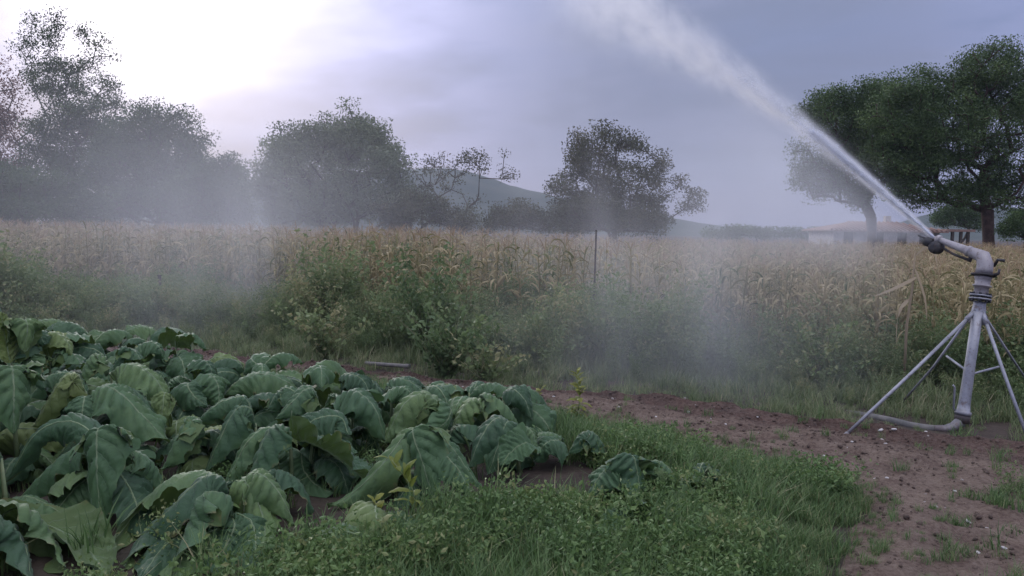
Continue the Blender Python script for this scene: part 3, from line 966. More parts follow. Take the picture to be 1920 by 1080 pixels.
tag(mo, kind='stuff')

m, t, out = new_mat('haze')
p = t.n('ShaderNodeVolumePrincipled')
p.inputs['Color'].default_value = (0.74, 0.84, 1.0, 1)
p.inputs['Density'].default_value = 0.00024
p.inputs['Anisotropy'].default_value = 0.2
t.link(p.outputs[0], out.inputs['Volume'])
g = Geo()
g.box((0, 10, 64), (3100, 3100, 130))
tag(g.build('haze', m, smooth=False), kind='stuff')

# ------------------------------------------------------------------ trees
def rand_rot(n):
    q = rng.normal(0, 1, (n, 4)); q /= np.linalg.norm(q, axis=1)[:, None]
    w_, x, y, z = q.T
    return np.stack([np.stack([1 - 2 * (y * y + z * z), 2 * (x * y - z * w_), 2 * (x * z + y * w_)], -1),
                     np.stack([2 * (x * y + z * w_), 1 - 2 * (x * x + z * z), 2 * (y * z - x * w_)], -1),
                     np.stack([2 * (x * z - y * w_), 2 * (y * z + x * w_), 1 - 2 * (x * x + y * y)], -1)], 1)

def leaves(g, C, size, tint, aspect=0.5):
    """small folded leaves (4 corners) at the points C"""
    n = len(C)
    Rm = rand_rot(n)
    s = (size * (0.6 + 0.8 * rng.random(n)))[:, None, None]
    base = np.array([[-0.5, 0, 0], [0.05, -aspect * 0.5, 0.08], [0.55, 0, -0.05], [0.05, aspect * 0.5, 0.08]])
    P = np.einsum('nij,kj->nki', Rm, base) * s + C[:, None, :]
    F = np.array([[0, 1, 2], [0, 2, 3]])
    F = (F[None] + (np.arange(n) * 4)[:, None, None]).reshape(-1, 3)
    g.add(P.reshape(-1, 3), F, np.repeat(tint, 4))

def tree(name, label, cat, foot, Y, lobes, leaf, bark, n_nodes=220, per=80, lsize=0.14, sig=0.4, trunk_r=0.25,
         fork=None, stems=1, seed=1, group=None, shell=0.5, tw=0.02, reach=1.0, aspect=0.5, flat=0.75):
    r = np.random.default_rng(seed)
    b = at(foot[0], foot[1], Y)
    base = np.array([b.x, Y, 0.0])
    k = Y / FPX
    root = empty(name, tuple(base), label, cat, group)
    cen, rad, wt = [], [], []
    for lb in lobes:
        px, py, rx, ry = lb[:4]
        dens = lb[4] if len(lb) > 4 else 1.0
        rd = (rx + ry) / 2 * k
        c = at(px, py, Y)
        cen.append((c.x, Y + r.uniform(-0.4, 0.5) * rd, c.z)); rad.append((rx * k, rd * 0.9, ry * k)); wt.append(rx * ry * dens)
    cen, rad, wt = np.array(cen), np.array(rad), np.array(wt, float)
    pick = r.choice(len(cen), n_nodes, p=wt / wt.sum())
    d = r.normal(0, 1, (n_nodes, 3)); d /= np.linalg.norm(d, axis=1)[:, None]
    q = r.random(n_nodes) ** (1 / 3.0)
    q = np.where(r.random(n_nodes) < shell, 0.75 + 0.3 * r.random(n_nodes), q)
    tgt = cen[pick] + d * q[:, None] * rad[pick]
    tgt = tgt[tgt[:, 2] > 0.3]
    pos, par = [], []
    fz = fork if fork is not None else max(0.6, (cen[:, 2] - rad[:, 2]).min() * 0.8)
    ctop = (cen * wt[:, None]).sum(0) / wt.sum()
    starts = []
    for sdx in range(stems):
        ang = r.uniform(0, 6.28); sp_ = 0.0 if stems == 1 else 0.25
        p0 = base + np.array([math.cos(ang) * sp_, math.sin(ang) * sp_, 0])
        lean = (ctop[:2] - base[:2]) * (0.12 if stems > 1 else 0.04) + r.normal(0, 0.12 if stems == 1 else 0.35, 2)
        prev = -1
        for j in range(5):
            t_ = j / 4
            p = np.array([p0[0] + lean[0] * t_ ** 1.5, p0[1] + lean[1] * t_ ** 1.5, fz * t_])
            pos.append(p); par.append(prev); prev = len(pos) - 1
        starts.append(prev)
    order = np.argsort(np.linalg.norm((tgt - pos[starts[0]]) * [1, 1, 0.8], axis=1))
    depth = [0] * len(pos)
    for i in order:
        P = np.array(pos); cand = np.arange(len(pos))
        ok = np.ones(len(P), bool); ok[:] = False
        for s in starts:
            ok[s] = True
        ok[stems * 5:] = True
        dist = np.linalg.norm(P - tgt[i], axis=1) + 0.25 * np.array(depth) + 0.8 * np.maximum(P[:, 2] - tgt[i][2], 0)
        dist[~ok] = 1e9
        j = int(np.argmin(dist))
        L = np.linalg.norm(tgt[i] - pos[j])
        m = max(1, int(L / (0.55 * reach)))
        prev = j
        sag = r.normal(0, 0.09, 3) * L
        for s in range(1, m + 1):
            t_ = s / m
            p = pos[j] * (1 - t_) + tgt[i] * t_ + sag * math.sin(math.pi * t_) + np.array([0, 0, 0.10 * L * math.sin(math.pi * t_)])
            pos.append(p); par.append(prev); depth.append(depth[prev] + L / m); prev = len(pos) - 1
    pos = np.array(pos); par = np.array(par)
    cnt = np.zeros(len(pos)); kids = [[] for _ in pos]
    for i in range(len(pos) - 1, -1, -1):
        if not kids[i]: cnt[i] += 1
        if par[i] >= 0:
            cnt[par[i]] += cnt[i]; kids[par[i]].append(i)
    mxc = cnt[0] if stems == 1 else max(cnt[s * 5] for s in range(stems))
    rad_ = tw + (trunk_r - tw) * (cnt / mxc) ** 0.55
    gt, gb = Geo(), Geo()
    for s in range(stems):
        ids = list(range(s * 5, s * 5 + 5))
        rr = rad_[ids].copy(); rr[0] *= 1.35
        gt.tube(pos[ids], rr, 10, wob=[0.08, 0.05, 0.1])
    done = set()
    for i in range(stems * 5, len(pos)):
        # follow chains: begin at a node that is not its parent's main child
        p = par[i]
        main = max(kids[p], key=lambda c: cnt[c])
        if main == i and p >= stems * 5:
            continue
        chain = [p, i]
        while kids[chain[-1]]:
            chain.append(max(kids[chain[-1]], key=lambda c: cnt[c]))
        rr = rad_[chain].copy()
        if main != i: rr[0] = min(rr[0], rr[1] * 1.3)
        gb.tube(pos[chain], rr, 5 if rr[0] < 0.08 else 8, cap=False)
    off = base
    for gg in (gt, gb):
        gg.v = [v - off for v in gg.v]
    gt.build('trunk', bark, root)
    gb.build('limbs', bark, root)
    # leaves cluster round the outer twigs
    tips = np.array([i for i in range(stems * 5, len(pos)) if cnt[i] <= 3])
    gl_ = Geo()
    nn = r.poisson(per * 2.1, len(tips))
    ci = np.repeat(tips, nn)
    off3 = np.clip(r.normal(0, 1, (len(ci), 3)), -1.55, 1.55) * sig * np.array([1, 1, flat])
    C = pos[ci] + off3
    C = C[C[:, 2] > 0.15]; ci2 = ci[: len(C)]
    ct = r.normal(0.45, 0.22, len(pos))
    tint = np.clip(ct[ci2] + r.normal(0, 0.13, len(C)), 0, 1)
    leaves(gl_, C - off, lsize * 0.72, tint, aspect)
    cr = gl_.build('crown', leaf, root, smooth=False)
    return root

TG = 'trees beyond the corn field'
# left edge of the frame
tree('tree', 'reddish autumn tree at the far left edge behind the corn', 'tree', (-20, 410), 44,
     [(-20, 190, 60, 80), (5, 280, 50, 80), (-30, 330, 80, 70), (20, 380, 60, 40), (-60, 240, 80, 90)], M['red_leaf'], M['bark'], 220, 60, 0.17, 0.42, 0.2, seed=11, group=TG)
tree('tree', 'tallest tree with open airy top and thin bare branches against the bright sky', 'tree', (120, 410), 42,
     [(125, 300, 70, 90, 1.5), (95, 200, 65, 90, .9), (150, 190, 55, 80, .8), (120, 110, 40, 60, .6), (125, 45, 28, 22, .45), (60, 60, 22, 26, .4), (50, 95, 16, 18, .6), (200, 110, 26, 70, .35), (215, 60, 20, 18, .35), (195, 200, 28, 60, .5), (60, 330, 70, 60, 1.3), (170, 340, 60, 50, 1.2), (145, 45, 20, 16, .35), (110, 260, 70, 60, 1.3), (190, 280, 40, 50, 1.0)],
     M['dark_leaf'], M['bark'], 420, 62, 0.16, 0.28, 0.12, fork=2.2, stems=3, seed=5, group=TG, shell=0.35, tw=0.012)
tree('tree', 'broad dense dark tree with a rounded crown, right of the tallest airy tree', 'tree', (285, 412), 40,
     [(280, 280, 85, 75), (250, 330, 90, 75), (320, 320, 70, 80), (270, 225, 50, 35, .9), (330, 245, 30, 35, .8), (362, 235, 14, 28, .35), (370, 260, 18, 14, .3), (300, 380, 120, 40), (210, 260, 30, 40), (280, 400, 120, 25), (200, 395, 60, 30)], M['dark_leaf'], M['bark'], 350, 105, 0.17, 0.38, 0.16, fork=1.0, stems=2, seed=21, group=TG)
tree('bush', 'smooth rounded dark bush at the foot of the dense dark tree', 'bush', (410, 414), 38,
     [(405, 345, 45, 55), (430, 375, 35, 45), (370, 370, 60, 50), (440, 395, 25, 25)], M['dark_leaf'], M['bark'], 150, 110, 0.15, 0.3, 0.12, fork=0.5, stems=3, seed=31, group=TG)
tree('bush', 'low green bush under the airy tree at the left edge', 'bush', (55, 414), 36,
     [(40, 360, 80, 55), (110, 375, 60, 40), (-10, 370, 50, 50), (60, 400, 110, 22), (150, 395, 60, 25)], M['dark_leaf'], M['bark'], 150, 110, 0.14, 0.3, 0.1, fork=0.5, stems=3, seed=33, group=TG)
# big pale bush
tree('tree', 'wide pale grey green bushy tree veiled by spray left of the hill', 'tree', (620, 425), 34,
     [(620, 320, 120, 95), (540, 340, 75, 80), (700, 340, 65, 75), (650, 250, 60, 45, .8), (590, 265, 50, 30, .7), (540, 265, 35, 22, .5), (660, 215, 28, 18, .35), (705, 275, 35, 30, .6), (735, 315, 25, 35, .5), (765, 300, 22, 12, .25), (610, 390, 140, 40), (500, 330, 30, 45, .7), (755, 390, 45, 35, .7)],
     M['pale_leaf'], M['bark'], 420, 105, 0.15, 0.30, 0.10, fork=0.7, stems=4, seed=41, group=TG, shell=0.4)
tree('tree', 'thin straggly half bare tree with twisting twigs in front of the hill', 'tree', (850, 430), 33,
     [(850, 305, 55, 28, .5), (890, 300, 30, 30, .5), (905, 285, 14, 14, .35), (945, 310, 14, 26, .25), (800, 330, 40, 25, .5), (960, 335, 20, 14, .3), (840, 370, 60, 40, .6)],
     M['olive_leaf'], M['bark'], 95, 16, 0.12, 0.16, 0.04, fork=0.8, stems=4, seed=51, group=TG, tw=0.012)
tree('bush', 'low dark green bush between the pale tree and the straggly one', 'bush', (780, 432), 30,
     [(790, 395, 50, 35), (740, 405, 40, 28), (850, 410, 45, 22)], M['olive_leaf'], M['bark'], 110, 55, 0.12, 0.22, 0.07, fork=0.4, stems=4, seed=53, group=TG)
tree('bush', 'low rounded reddish brown bush just left of the isolated tree', 'bush', (975, 436), 31,
     [(970, 405, 45, 25), (1010, 415, 40, 20), (930, 415, 35, 16)], M['olive_leaf'], M['bark'], 90, 60, 0.11, 0.2, 0.06, fork=0.3, stems=4, seed=54, group=TG)
# isolated tree with outlying branches
tree('tree', 'isolated open crowned tree with spreading outer branches right of the hill top', 'tree', (1150, 440), 31,
     [(1140, 300, 80, 60), (1110, 340, 70, 55), (1180, 350, 80, 50), (1090, 290, 38, 45, .8), (1150, 255, 40, 25, .6), (1190, 260, 32, 30, .5), (1225, 300, 30, 35, .5), (1250, 340, 45, 28, .35), (1290, 365, 28, 22, .25), (1310, 370, 12, 25, .2), (1265, 390, 50, 14, .3), (1060, 370, 38, 45, .9), (1140, 400, 90, 35), (1095, 400, 60, 35), (1045, 345, 16, 25, .35), (1140, 415, 105, 22, 1.6), (1200, 400, 60, 30)],
     M['olive_leaf'], M['bark'], 340, 52, 0.125, 0.2, 0.10, fork=0.6, stems=3, seed=63, group=TG, shell=0.4, tw=0.012)
tree('bush', 'dense dark bush filling in beneath the isolated open crowned tree', 'bush', (1140, 440), 29.5,
     [(1075, 414, 48, 24), (1140, 408, 70, 30, 1.4), (1205, 416, 50, 22), (1110, 395, 50, 25, .7)], M['olive_leaf'], M['bark'], 150, 50, 0.12, 0.22, 0.06, fork=0.4, stems=4, seed=64, group=TG)
# the two oaks
tree('oak_tree', 'pale veiled oak with a forked trunk standing behind the water jet', 'tree', (1637, 446), 56,
     [(1560, 215, 62, 42), (1620, 235, 60, 60), (1545, 325, 52, 32), (1590, 350, 66, 30), (1505, 300, 28, 26, .7), (1660, 290, 60, 55), (1520, 200, 28, 25, .7), (1660, 200, 60, 55), (1600, 290, 50, 45), (1610, 185, 55, 35), (1690, 240, 50, 60), (1570, 372, 55, 20), (1640, 320, 40, 40)],
     M['oak_leaf'], M['oak_bark'], 420, 110, 0.20, 0.48, 0.34, fork=3.0, stems=1, seed=71, group='oak trees by the farmhouse', shell=0.5)
tree('oak_tree', 'large dark oak with a thick reddish brown trunk at the right edge', 'tree', (1856, 447), 50,
     [(1840, 210, 95, 100), (1765, 255, 75, 70), (1885, 150, 70, 60), (1790, 325, 110, 48), (1710, 300, 50, 60), (1720, 185, 48, 50), (1920, 250, 90, 120), (1850, 130, 55, 45), (1700, 345, 45, 35, .8), (1765, 365, 30, 25, .5), (1890, 345, 70, 35), (1790, 200, 60, 60), (1695, 240, 70, 80), (1740, 160, 40, 35), (1800, 362, 95, 28), (1885, 368, 60, 28), (1725, 355, 45, 32), (1700, 285, 60, 60)],
     M['oak_leaf'], M['oak_bark'], 640, 115, 0.18, 0.42, 0.36, fork=3.4, stems=1, seed=81, group='oak trees by the farmhouse', shell=0.5)
tree('bush', 'dark green bush by the oak trunk at the right edge of the corn', 'bush', (1925, 448), 47,
     [(1920, 425, 35, 25), (1950, 415, 40, 35), (1895, 433, 18, 12)], M['oak_leaf'], M['bark'], 90, 90, 0.15, 0.25, 0.08, fork=0.3, stems=3, seed=91)
tree('tree', 'small dark tree behind the porch between farmhouse and oak trunk', 'tree', (1798, 446), 84,
     [(1795, 405, 32, 18), (1820, 410, 24, 22), (1770, 412, 20, 12)], M['dark_leaf'], M['bark'], 90, 60, 0.25, 0.4, 0.12, fork=0.8, stems=2, seed=93)
# far hedgerow that closes the field behind everything
tree('bush', 'low grey green thicket far behind the spray right of the isolated tree', 'bush', (1420, 442), 110,
     [(1380, 436, 60, 9), (1470, 438, 70, 7), (1540, 438, 40, 8)], M['dark_leaf'], M['bark'], 120, 40, 0.35, 0.5, 0.08, fork=0.3, stems=4, seed=95)

# ------------------------------------------------------------------ corn field
def strip(g, pts, widths, side, tint, twist=0.0):
    pts = np.asarray(pts, float); n = len(pts)
    side = np.asarray(side, float)
    tan = np.gradient(pts, axis=0); tan /= np.linalg.norm(tan, axis=1)[:, None] + 1e-9
    V = []
    for i in range(n):
        s = side - tan[i] * np.dot(side, tan[i]); s /= np.linalg.norm(s) + 1e-9
        nrm = np.cross(tan[i], s)
        a = twist * i / n
        d = s * math.cos(a) + nrm * math.sin(a)
        V += [pts[i] - d * widths[i] / 2, pts[i] + d * widths[i] / 2]
    F = [[2 * i, 2 * i + 1, 2 * i + 3, 2 * i + 2] for i in range(n - 1)]
    g.add(V, F, tint)

def corn_parts(seed, dry=0.7):
    r = np.random.default_rng(seed)
    h = r.uniform(1.38, 1.58)
    lean = r.normal(0, 0.05, 2)
    st = lambda z: np.array([lean[0] * (z / h) ** 2, lean[1] * (z / h) ** 2, z])
    gs, gf, gt, ge = Geo(), Geo(), Geo(), Geo()
    gs.tube([st(z) for z in np.linspace(0, h, 6)], np.linspace(0.012, 0.006, 6), 5, tint=0.55)
    a = r.uniform(0, 6.28)
    nl = r.integers(15, 20)
    for i in range(nl):
        z = 0.15 + (h - 0.2) * i / (nl - 1)
        a += math.pi + r.normal(0, 0.4)
        L = r.uniform(0.30, 0.54) * (0.75 if z > 1.2 else 1.0)
        up = r.uniform(0.5, 1.25) if r.random() < 0.65 else r.uniform(-0.4, 0.5)
        droop = r.uniform(1.6, 3.2)
        d = np.array([math.cos(a), math.sin(a), 0])
        pts = [st(z)]; th = up
        for k in range(7):
            pts.append(pts[-1] + (d * math.cos(th) + np.array([0, 0, math.sin(th)])) * L / 7)
            th = max(th - droop / 7 * (0.6 + 0.2 * k), -1.5)
        wd = np.array([0.6, 0.95, 1, 0.95, 0.85, 0.65, 0.4, 0.05]) * r.uniform(0.024, 0.04)
        t_ = np.clip(dry + r.normal(0, 0.2) - 0.25 * (z < 0.6), 0, 1)
        strip(gf, pts, wd, np.cross(d, [0, 0, 1]), t_, r.normal(0, 1.6))
    top = st(h)
    for k in range(6):
        a = r.uniform(0, 6.28); sp = r.uniform(0.02, 0.16) if k else 0.01
        L = r.uniform(0.10, 0.22)
        d = np.array([math.cos(a) * sp * 2, math.sin(a) * sp * 2, L])
        strip(gt, [top, top + d * 0.5 + [0, 0, 0.02], top + d], [0.007, 0.009, 0.004], [math.sin(a), -math.cos(a), 0], np.clip(r.normal(0.5, 0.2), 0, 1), 1.0)
    z = r.uniform(0.7, 0.95); a = r.uniform(0, 6.28); d = Vector((math.cos(a) * 0.5, math.sin(a) * 0.5, 0.6 if r.random() < 0.5 else -0.6))
    ge.lathe([(0, 0.012), (0.04, 0.026), (0.12, 0.03), (0.19, 0.018), (0.23, 0.004)], tuple(st(z)), d, 7, tint=np.clip(r.normal(0.8, 0.15), 0, 1))
    return gs, gf, gt, ge

corn_lib, corn_full = [], []
for i in range(12):
    gs, gf, gt, ge = corn_parts(100 + i, 0.66 if i % 5 else 0.32)
    corn_lib.append((gs.mesh('corn_stalk', M['corn']), gf.mesh('corn_foliage', M['corn']), gt.mesh('corn_tassel', M['tassel']), ge.mesh('corn_ear', M['corn'])))
    gg = Geo()
    for src, mi in ((gs, 0), (gf, 0), (gt, 1), (ge, 0)):
        for f, _ in src.f:
            gg.f.append((f + gg.n, mi))
        gg.v += src.v; gg.t += src.t; gg.uv += src.uv; gg.n += src.n
    corn_full.append(gg.mesh('corn', [M['corn'], M['tassel']]))

ROW = np.array([-0.868, 0.496]); PER = np.array([0.496, 0.868])
O = np.array([0.0, 12.3])
def corn_s(x):
    return 0.985 - 0.13 * min(max((x + 2.0) / 6.0, 0.0), 1.0)

cp = []
for row in range(60):
    for k in range(-90, 175):
        p = O + PER * row * 0.62 + ROW * (k * 0.15) + rng.normal(0, 0.04, 2)
        x, y = p
        if y < 6 or abs(x) > 0.66 * y + 1.5:
            continue
        ymax = 28.5 if -8 < x < 7 else (33 if x <= -8 else 44)
        if y > ymax or rng.random() < 0.08 + 0.012 * row:
            continue
        cp.append((y, x, row))
cp.sort()
near = cp[:300]
first = []
for y, x, row in near:
    i = int(rng.integers(12))
    st_, fo, ta, ea = corn_lib[i]
    o = link('corn_plant', st_)
    o.location = (x, y, 0)
    o.rotation_euler = (rng.normal(0, 0.08), rng.normal(0, 0.08), rng.uniform(0, 6.28))
    s = rng.uniform(0.86, 1.05) * corn_s(x); o.scale = (s, s, s)
    tag(o, 'dry tan corn plant standing in the front rows of the field behind the verge', 'corn plant', 'corn plants in the front rows')
    for nm, me in (('foliage', fo), ('tassel', ta), ('ear', ea)):
        link(nm, me, o)
rest = cp[300:]
scatter('corn_rows', [(x, y, 0) for y, x, r_ in rest], np.stack([rng.normal(0, .09, len(rest)), rng.normal(0, .09, len(rest)), rng.uniform(0, 6.28, len(rest))], 1),
        np.array([rng.uniform(0.86, 1.08) * corn_s(c_[1]) for c_ in rest]), rng.integers(0, 12, len(rest)), corn_full, 'dry corn filling the field in close rows')

# a broken pale stalk leaning at the right edge of the field
q0 = at(1700, 610, 8.9); q1 = at(1716, 470, 9.1)
bs = empty('broken_corn_stalk', (q0.x, q0.y, 0), 'pale broken corn stalk with bleached hanging leaves left of the irrigation gun', 'corn plant')
g = Geo()
oo = np.array([q0.x, q0.y, 0])
g.tube([(0, 0, 0), tuple(np.array(q0) - oo), tuple((np.array(q0) + np.array(q1)) / 2 - oo + [0.015, 0, 0]), tuple(np.array(q1) - oo)], [0.016, 0.015, 0.013, 0.008], 8, tint=0.7)
g.build('stalk', M['dry'], bs)
for pts_ in ([(1718, 520, 9.0), (1690, 535, 8.9), (1660, 548, 8.85), (1638, 556, 8.8)], [(1716, 480, 9.1), (1735, 462, 9.0), (1752, 470, 8.95), (1758, 500, 8.9)],
             [(1706, 560, 9.0), (1690, 575, 8.9), (1682, 600, 8.85), (1680, 640, 8.8)], [(1714, 500, 9.05), (1722, 520, 9.0), (1735, 560, 8.95), (1738, 600, 8.9)]):
    g = Geo()
    A = np.array([np.array(at(*p)) - oo for p in pts_])
    tt = np.linspace(0, 3, 9)
    A = np.stack([np.interp(tt, range(4), A[:, c]) for c in range(3)], 1)
    strip(g, A, np.array([.5, .9, 1, 1, .95, .85, .7, .45, .1]) * 0.04, (0.2, 0.6, 0.75), 0.8, 0.8)
    g.build('leaf', M['dry'], bs)

# ------------------------------------------------------------------ weeds and grass
def blade(g, base, a, h, bend, w, tint, segs=3):
    d = np.array([math.cos(a), math.sin(a), 0])
    pts = []
    for k in range(segs + 1):
        t_ = k / segs
        pts.append(np.asarray(base) + d * bend * t_ ** 2 + np.array([0, 0, h * (t_ - 0.25 * (bend / max(h, .01)) * t_ ** 2 * 0.6)]))
    strip(g, pts, [w, w * 0.9, w * 0.6, w * 0.08][: segs + 1] if segs == 3 else np.linspace(w, w * .1, segs + 1), [-d[1], d[0], 0], tint, 0.5)

def tuft(seed, n, rad_, h, w, mat):
    r = np.random.default_rng(seed); g = Geo()
    for i in range(n):
        q = rad_ * math.sqrt(r.random()); a0 = r.uniform(0, 6.28)
        hh = h * r.uniform(0.45, 1.15)
        blade(g, (q * math.cos(a0), q * math.sin(a0), 0), r.uniform(0, 6.28), hh, hh * r.uniform(0.15, 0.95), w * r.uniform(0.6, 1.3), np.clip(r.normal(0.45, 0.22), 0, 1))
    return g.mesh('tuft', mat)

def herb(seed, stems, rad_, h, leaf, per_m, mat, spread=0.5, asp=0.55):
    """branching weed: thin stems with many small leaves"""
    r = np.random.default_rng(seed); g = Geo()
    for s in range(stems):
        a = r.uniform(0, 6.28); q = rad_ * 0.4 * math.sqrt(r.random())
        b = np.array([q * math.cos(a), q * math.sin(a), 0])
        d = np.array([math.cos(a), math.sin(a), 0]) * rad_ * r.uniform(0.2, 1.0) * spread * 2
        hh = h * r.uniform(0.55, 1.1)
        tt = np.linspace(0, 1, 6)
        pts = b + d * (tt ** 1.3)[:, None] + np.stack([np.zeros(6), np.zeros(6), hh * tt], 1) + r.normal(0, 0.012, (6, 3))
        g.tube(pts, np.linspace(0.004, 0.0015, 6), 4, tint=0.6, cap=False)
        n = int(per_m * hh)
        u = r.random(n) ** 0.8
        C = np.stack([np.interp(u, tt, pts[:, c]) for c in range(3)], 1)
        C += r.normal(0, 1, (n, 3)) * np.array([1, 1, 0.6]) * (0.03 + 0.06 * rad_)
        C[:, 2] = np.maximum(C[:, 2], 0.01)
        leaves(g, C, leaf, np.clip(0.25 + 0.45 * u + r.normal(0, 0.13, n), 0, 1), asp)
    return g.mesh('herb', mat, smooth=False)

GV = [(42, 0.11, 0.13, 0.008), (36, 0.10, 0.17, 0.008), (46, 0.13, 0.09, 0.008), (30, 0.09, 0.24, 0.008)]
grass_v = [tuft(1 + i, *a, M['grass']) for i, a in enumerate(GV)]
verge_v = [tuft(6 + i, *a, M['verge_grass']) for i, a in enumerate(GV)]
tall_v = [tuft(11, 46, 0.15, 0.5, 0.009, M['verge_grass']), tuft(12, 40, 0.16, 0.72, 0.010, M['verge_grass'])]
herb_low = [herb(21 + i, 14, 0.17, 0.2, 0.028, 260, M['weed_leaf'], 0.7) for i in range(4)]
herb_tall = [herb(31, 12, 0.30, 0.75, 0.055, 75, M['verge_leaf']), herb(32, 12, 0.34, 0.95, 0.05, 75, M['verge_leaf']), herb(33, 10, 0.28, 0.6, 0.07, 70, M['verge_leaf'], 0.7, 0.7),
             herb(34, 9, 0.22, 1.15, 0.06, 60, M['verge_leaf'], 0.4, 0.35)]

FARd = FARs[::4]
def far_dist(p):
    """signed distance beyond the far edge of the path"""
    d = np.linalg.norm(FARd[None] - p[:, None], axis=2)
    i = d.argmin(1)
    sgn = np.where((p - FARd[i]) @ PER > 0, 1, -1)
    return d.min(1) * sgn

def rots(n, tilt=0.12):
    return np.stack([rng.normal(0, tilt, n), rng.normal(0, tilt, n), rng.uniform(0, 6.28, n)], 1)

# verge: grass by the path, then taller weeds up to (and into) the corn
N = 26000
P = np.stack([rng.uniform(-14, 8, N), rng.uniform(5.0, 21, N)], 1)
P = P[np.abs(P[:, 0]) < 0.66 * P[:, 1] + 0.8]
D = far_dist(P)
gun_clear = np.linalg.norm(P - np.array([GUN.location.x, GY]), axis=1)
pn = vnoise(P[:, 0], P[:, 1], 0.9, 21)
sel = (D > -0.12) & (D < 2.3) & (rng.random(len(P)) < np.where(D < 0.1, 0.35, 0.95) * (0.45 + 0.8 * pn)) 
Q, Dq = P[sel], D[sel]
idx = rng.integers(0, 4, len(Q))
scl = rng.uniform(0.6, 1.1, len(Q)) * (0.55 + 0.55 * np.clip(Dq, 0, 1.2))
HOSE = np.array([[p.x, p.y] for p in hp] + [[base_pt.x, base_pt.y]])
hd0 = np.min(np.linalg.norm(HOSE[None] - (Q + np.array([0, 0.12]))[:, None], axis=2), axis=1)
scl = scl * np.where(hd0 < 0.28, 0.38, 1.0)
scatter('verge_grass', np.c_[Q, np.zeros(len(Q))], rots(len(Q)), scl, idx, verge_v, 'rough grass along the far edge of the path')
sel = (D > 0.7) & (D < 4.6) & (rng.random(len(P)) < np.where(D < 1.5, 0.10, np.where(D > 3.3, 0.22, 0.5)) * (0.35 + 1.0 * pn))
Q, Dq = P[sel], D[sel]
idx = rng.integers(0, 6, len(Q))
hgt = np.clip(0.28 + 0.34 * (Dq - 0.7), 0.28, 1.0) * (0.45 + 1.0 * vnoise(Q[:, 0], Q[:, 1], 0.7, 22))
near_gun = np.clip((np.linalg.norm(Q - np.array([GUN.location.x, GY - .1]), axis=1) - 0.25) / 0.9, 0.28, 1)
scl = hgt * rng.uniform(0.8, 1.25, len(Q)) * near_gun * np.where(Q[:, 0] > 2.2, np.clip(1.15 - 0.18 * np.maximum(Dq - 1.5, 0), 0.45, 1) * 0.82, 1.0)
scatter('verge_weeds', np.c_[Q, np.zeros(len(Q))], rots(len(Q), 0.1), scl, idx, herb_tall + tall_v, 'thick tangle of tall weeds between path and corn')

def weed_bush(px, py, h, rad_, leaf, n, label, seed, mat=None):
    r = np.random.default_rng(seed)
    b = gnd(px, py)
    o = empty('weed_bush', b, label, 'weed')
    gs, gf = Geo(), Geo()
    for s in range(n):
        a = r.uniform(0, 6.28)
        d = np.array([math.cos(a), math.sin(a), 0]) * rad_ * r.uniform(0.1, 1.0)
        hh = h * r.uniform(0.45, 1.1)
        tt = np.linspace(0, 1, 7)
        pts = d * (tt ** 1.2)[:, None] + np.stack([np.zeros(7), np.zeros(7), hh * tt], 1) + r.normal(0, 0.015, (7, 3))
        gs.tube(pts, np.linspace(0.006, 0.002, 7), 5, tint=0.6, cap=False)
        m_ = int(48 * hh)
        u = 0.12 + 0.88 * r.random(m_)
        C = np.stack([np.interp(u, tt, pts[:, c]) for c in range(3)], 1)
        off_ = r.normal(0, 1, (m_, 3)); off_ /= np.linalg.norm(off_, axis=1)[:, None]
        C += off_ * (leaf * 0.9) * np.array([1, 1, 0.5])
        C[:, 2] = np.maximum(C[:, 2], 0.02)
        tone = np.clip(r.normal(0.45, 0.14) + 0.3 * (u - 0.5) + r.normal(0, 0.1, m_), 0, 1)
        leaves(gf, C, leaf, tone, 0.62)
    gs.build('stems', M['stem_green'], o)
    gf.build('foliage', mat or M['verge_leaf'], o, smooth=False)
    return o
M['stem_green'] = simple('stem_green', (0.10, 0.13, 0.06), (0.18, 0.17, 0.09), 0.7)
weed_bush(835, 712, 0.80, 0.75, 0.075, 34, 'broad leafy weed bush by the path, right of the pale pipe', 201)
weed_bush(915, 722, 0.55, 0.60, 0.065, 22, 'lower leafy weed bush beside the broad one, towards the tall yellow weed', 202)
weed_bush(800, 672, 1.40, 0.95, 0.07, 44, 'highest weed bush reaching up to the corn tops behind the broad leafy one', 203)
weed_bush(610, 672, 0.75, 0.8, 0.07, 26, 'grey green weed bush left of the pale pipe at the verge', 204)
weed_bush(1540, 728, 0.72, 0.8, 0.055, 40, 'dense dark green weed bush left of the irrigation gun', 206)

# tobacco field outline on the ground
TOB = np.array([(-1.05, 3.95), (-0.45, 4.6), (0.35, 4.75), (0.85, 4.95), (0.85, 5.5), (0.55, 6.0), (0.2, 6.5), (-0.7, 7.2), (-2.2, 7.5), (-3.3, 8.0), (-5.6, 9.0), (-8, 10.5), (-9, 6), (-3.4, 2.9), (-1.2, 2.9)])
N = 30000
P = np.stack([rng.uniform(-3.2, 4.4, N), rng.uniform(2.9, 9.0, N)], 1)
P = P[np.abs(P[:, 0]) < 0.66 * P[:, 1] + 0.3]
in_path = inside(PATH_POLY, P); in_tob = inside(TOB, P)
D = far_dist(P)
nd = np.min(np.linalg.norm(NEARs[None, ::4] - P[:, None], axis=2), axis=1)
pn = vnoise(P[:, 0], P[:, 1], 1.3, 25)
prob = np.where(in_tob, np.where(P[:, 1] < 4.7, 0.025, 0.025), 0.95) * (0.5 + 0.7 * pn) * np.clip(0.35 + nd / 0.5, 0.35, 1)
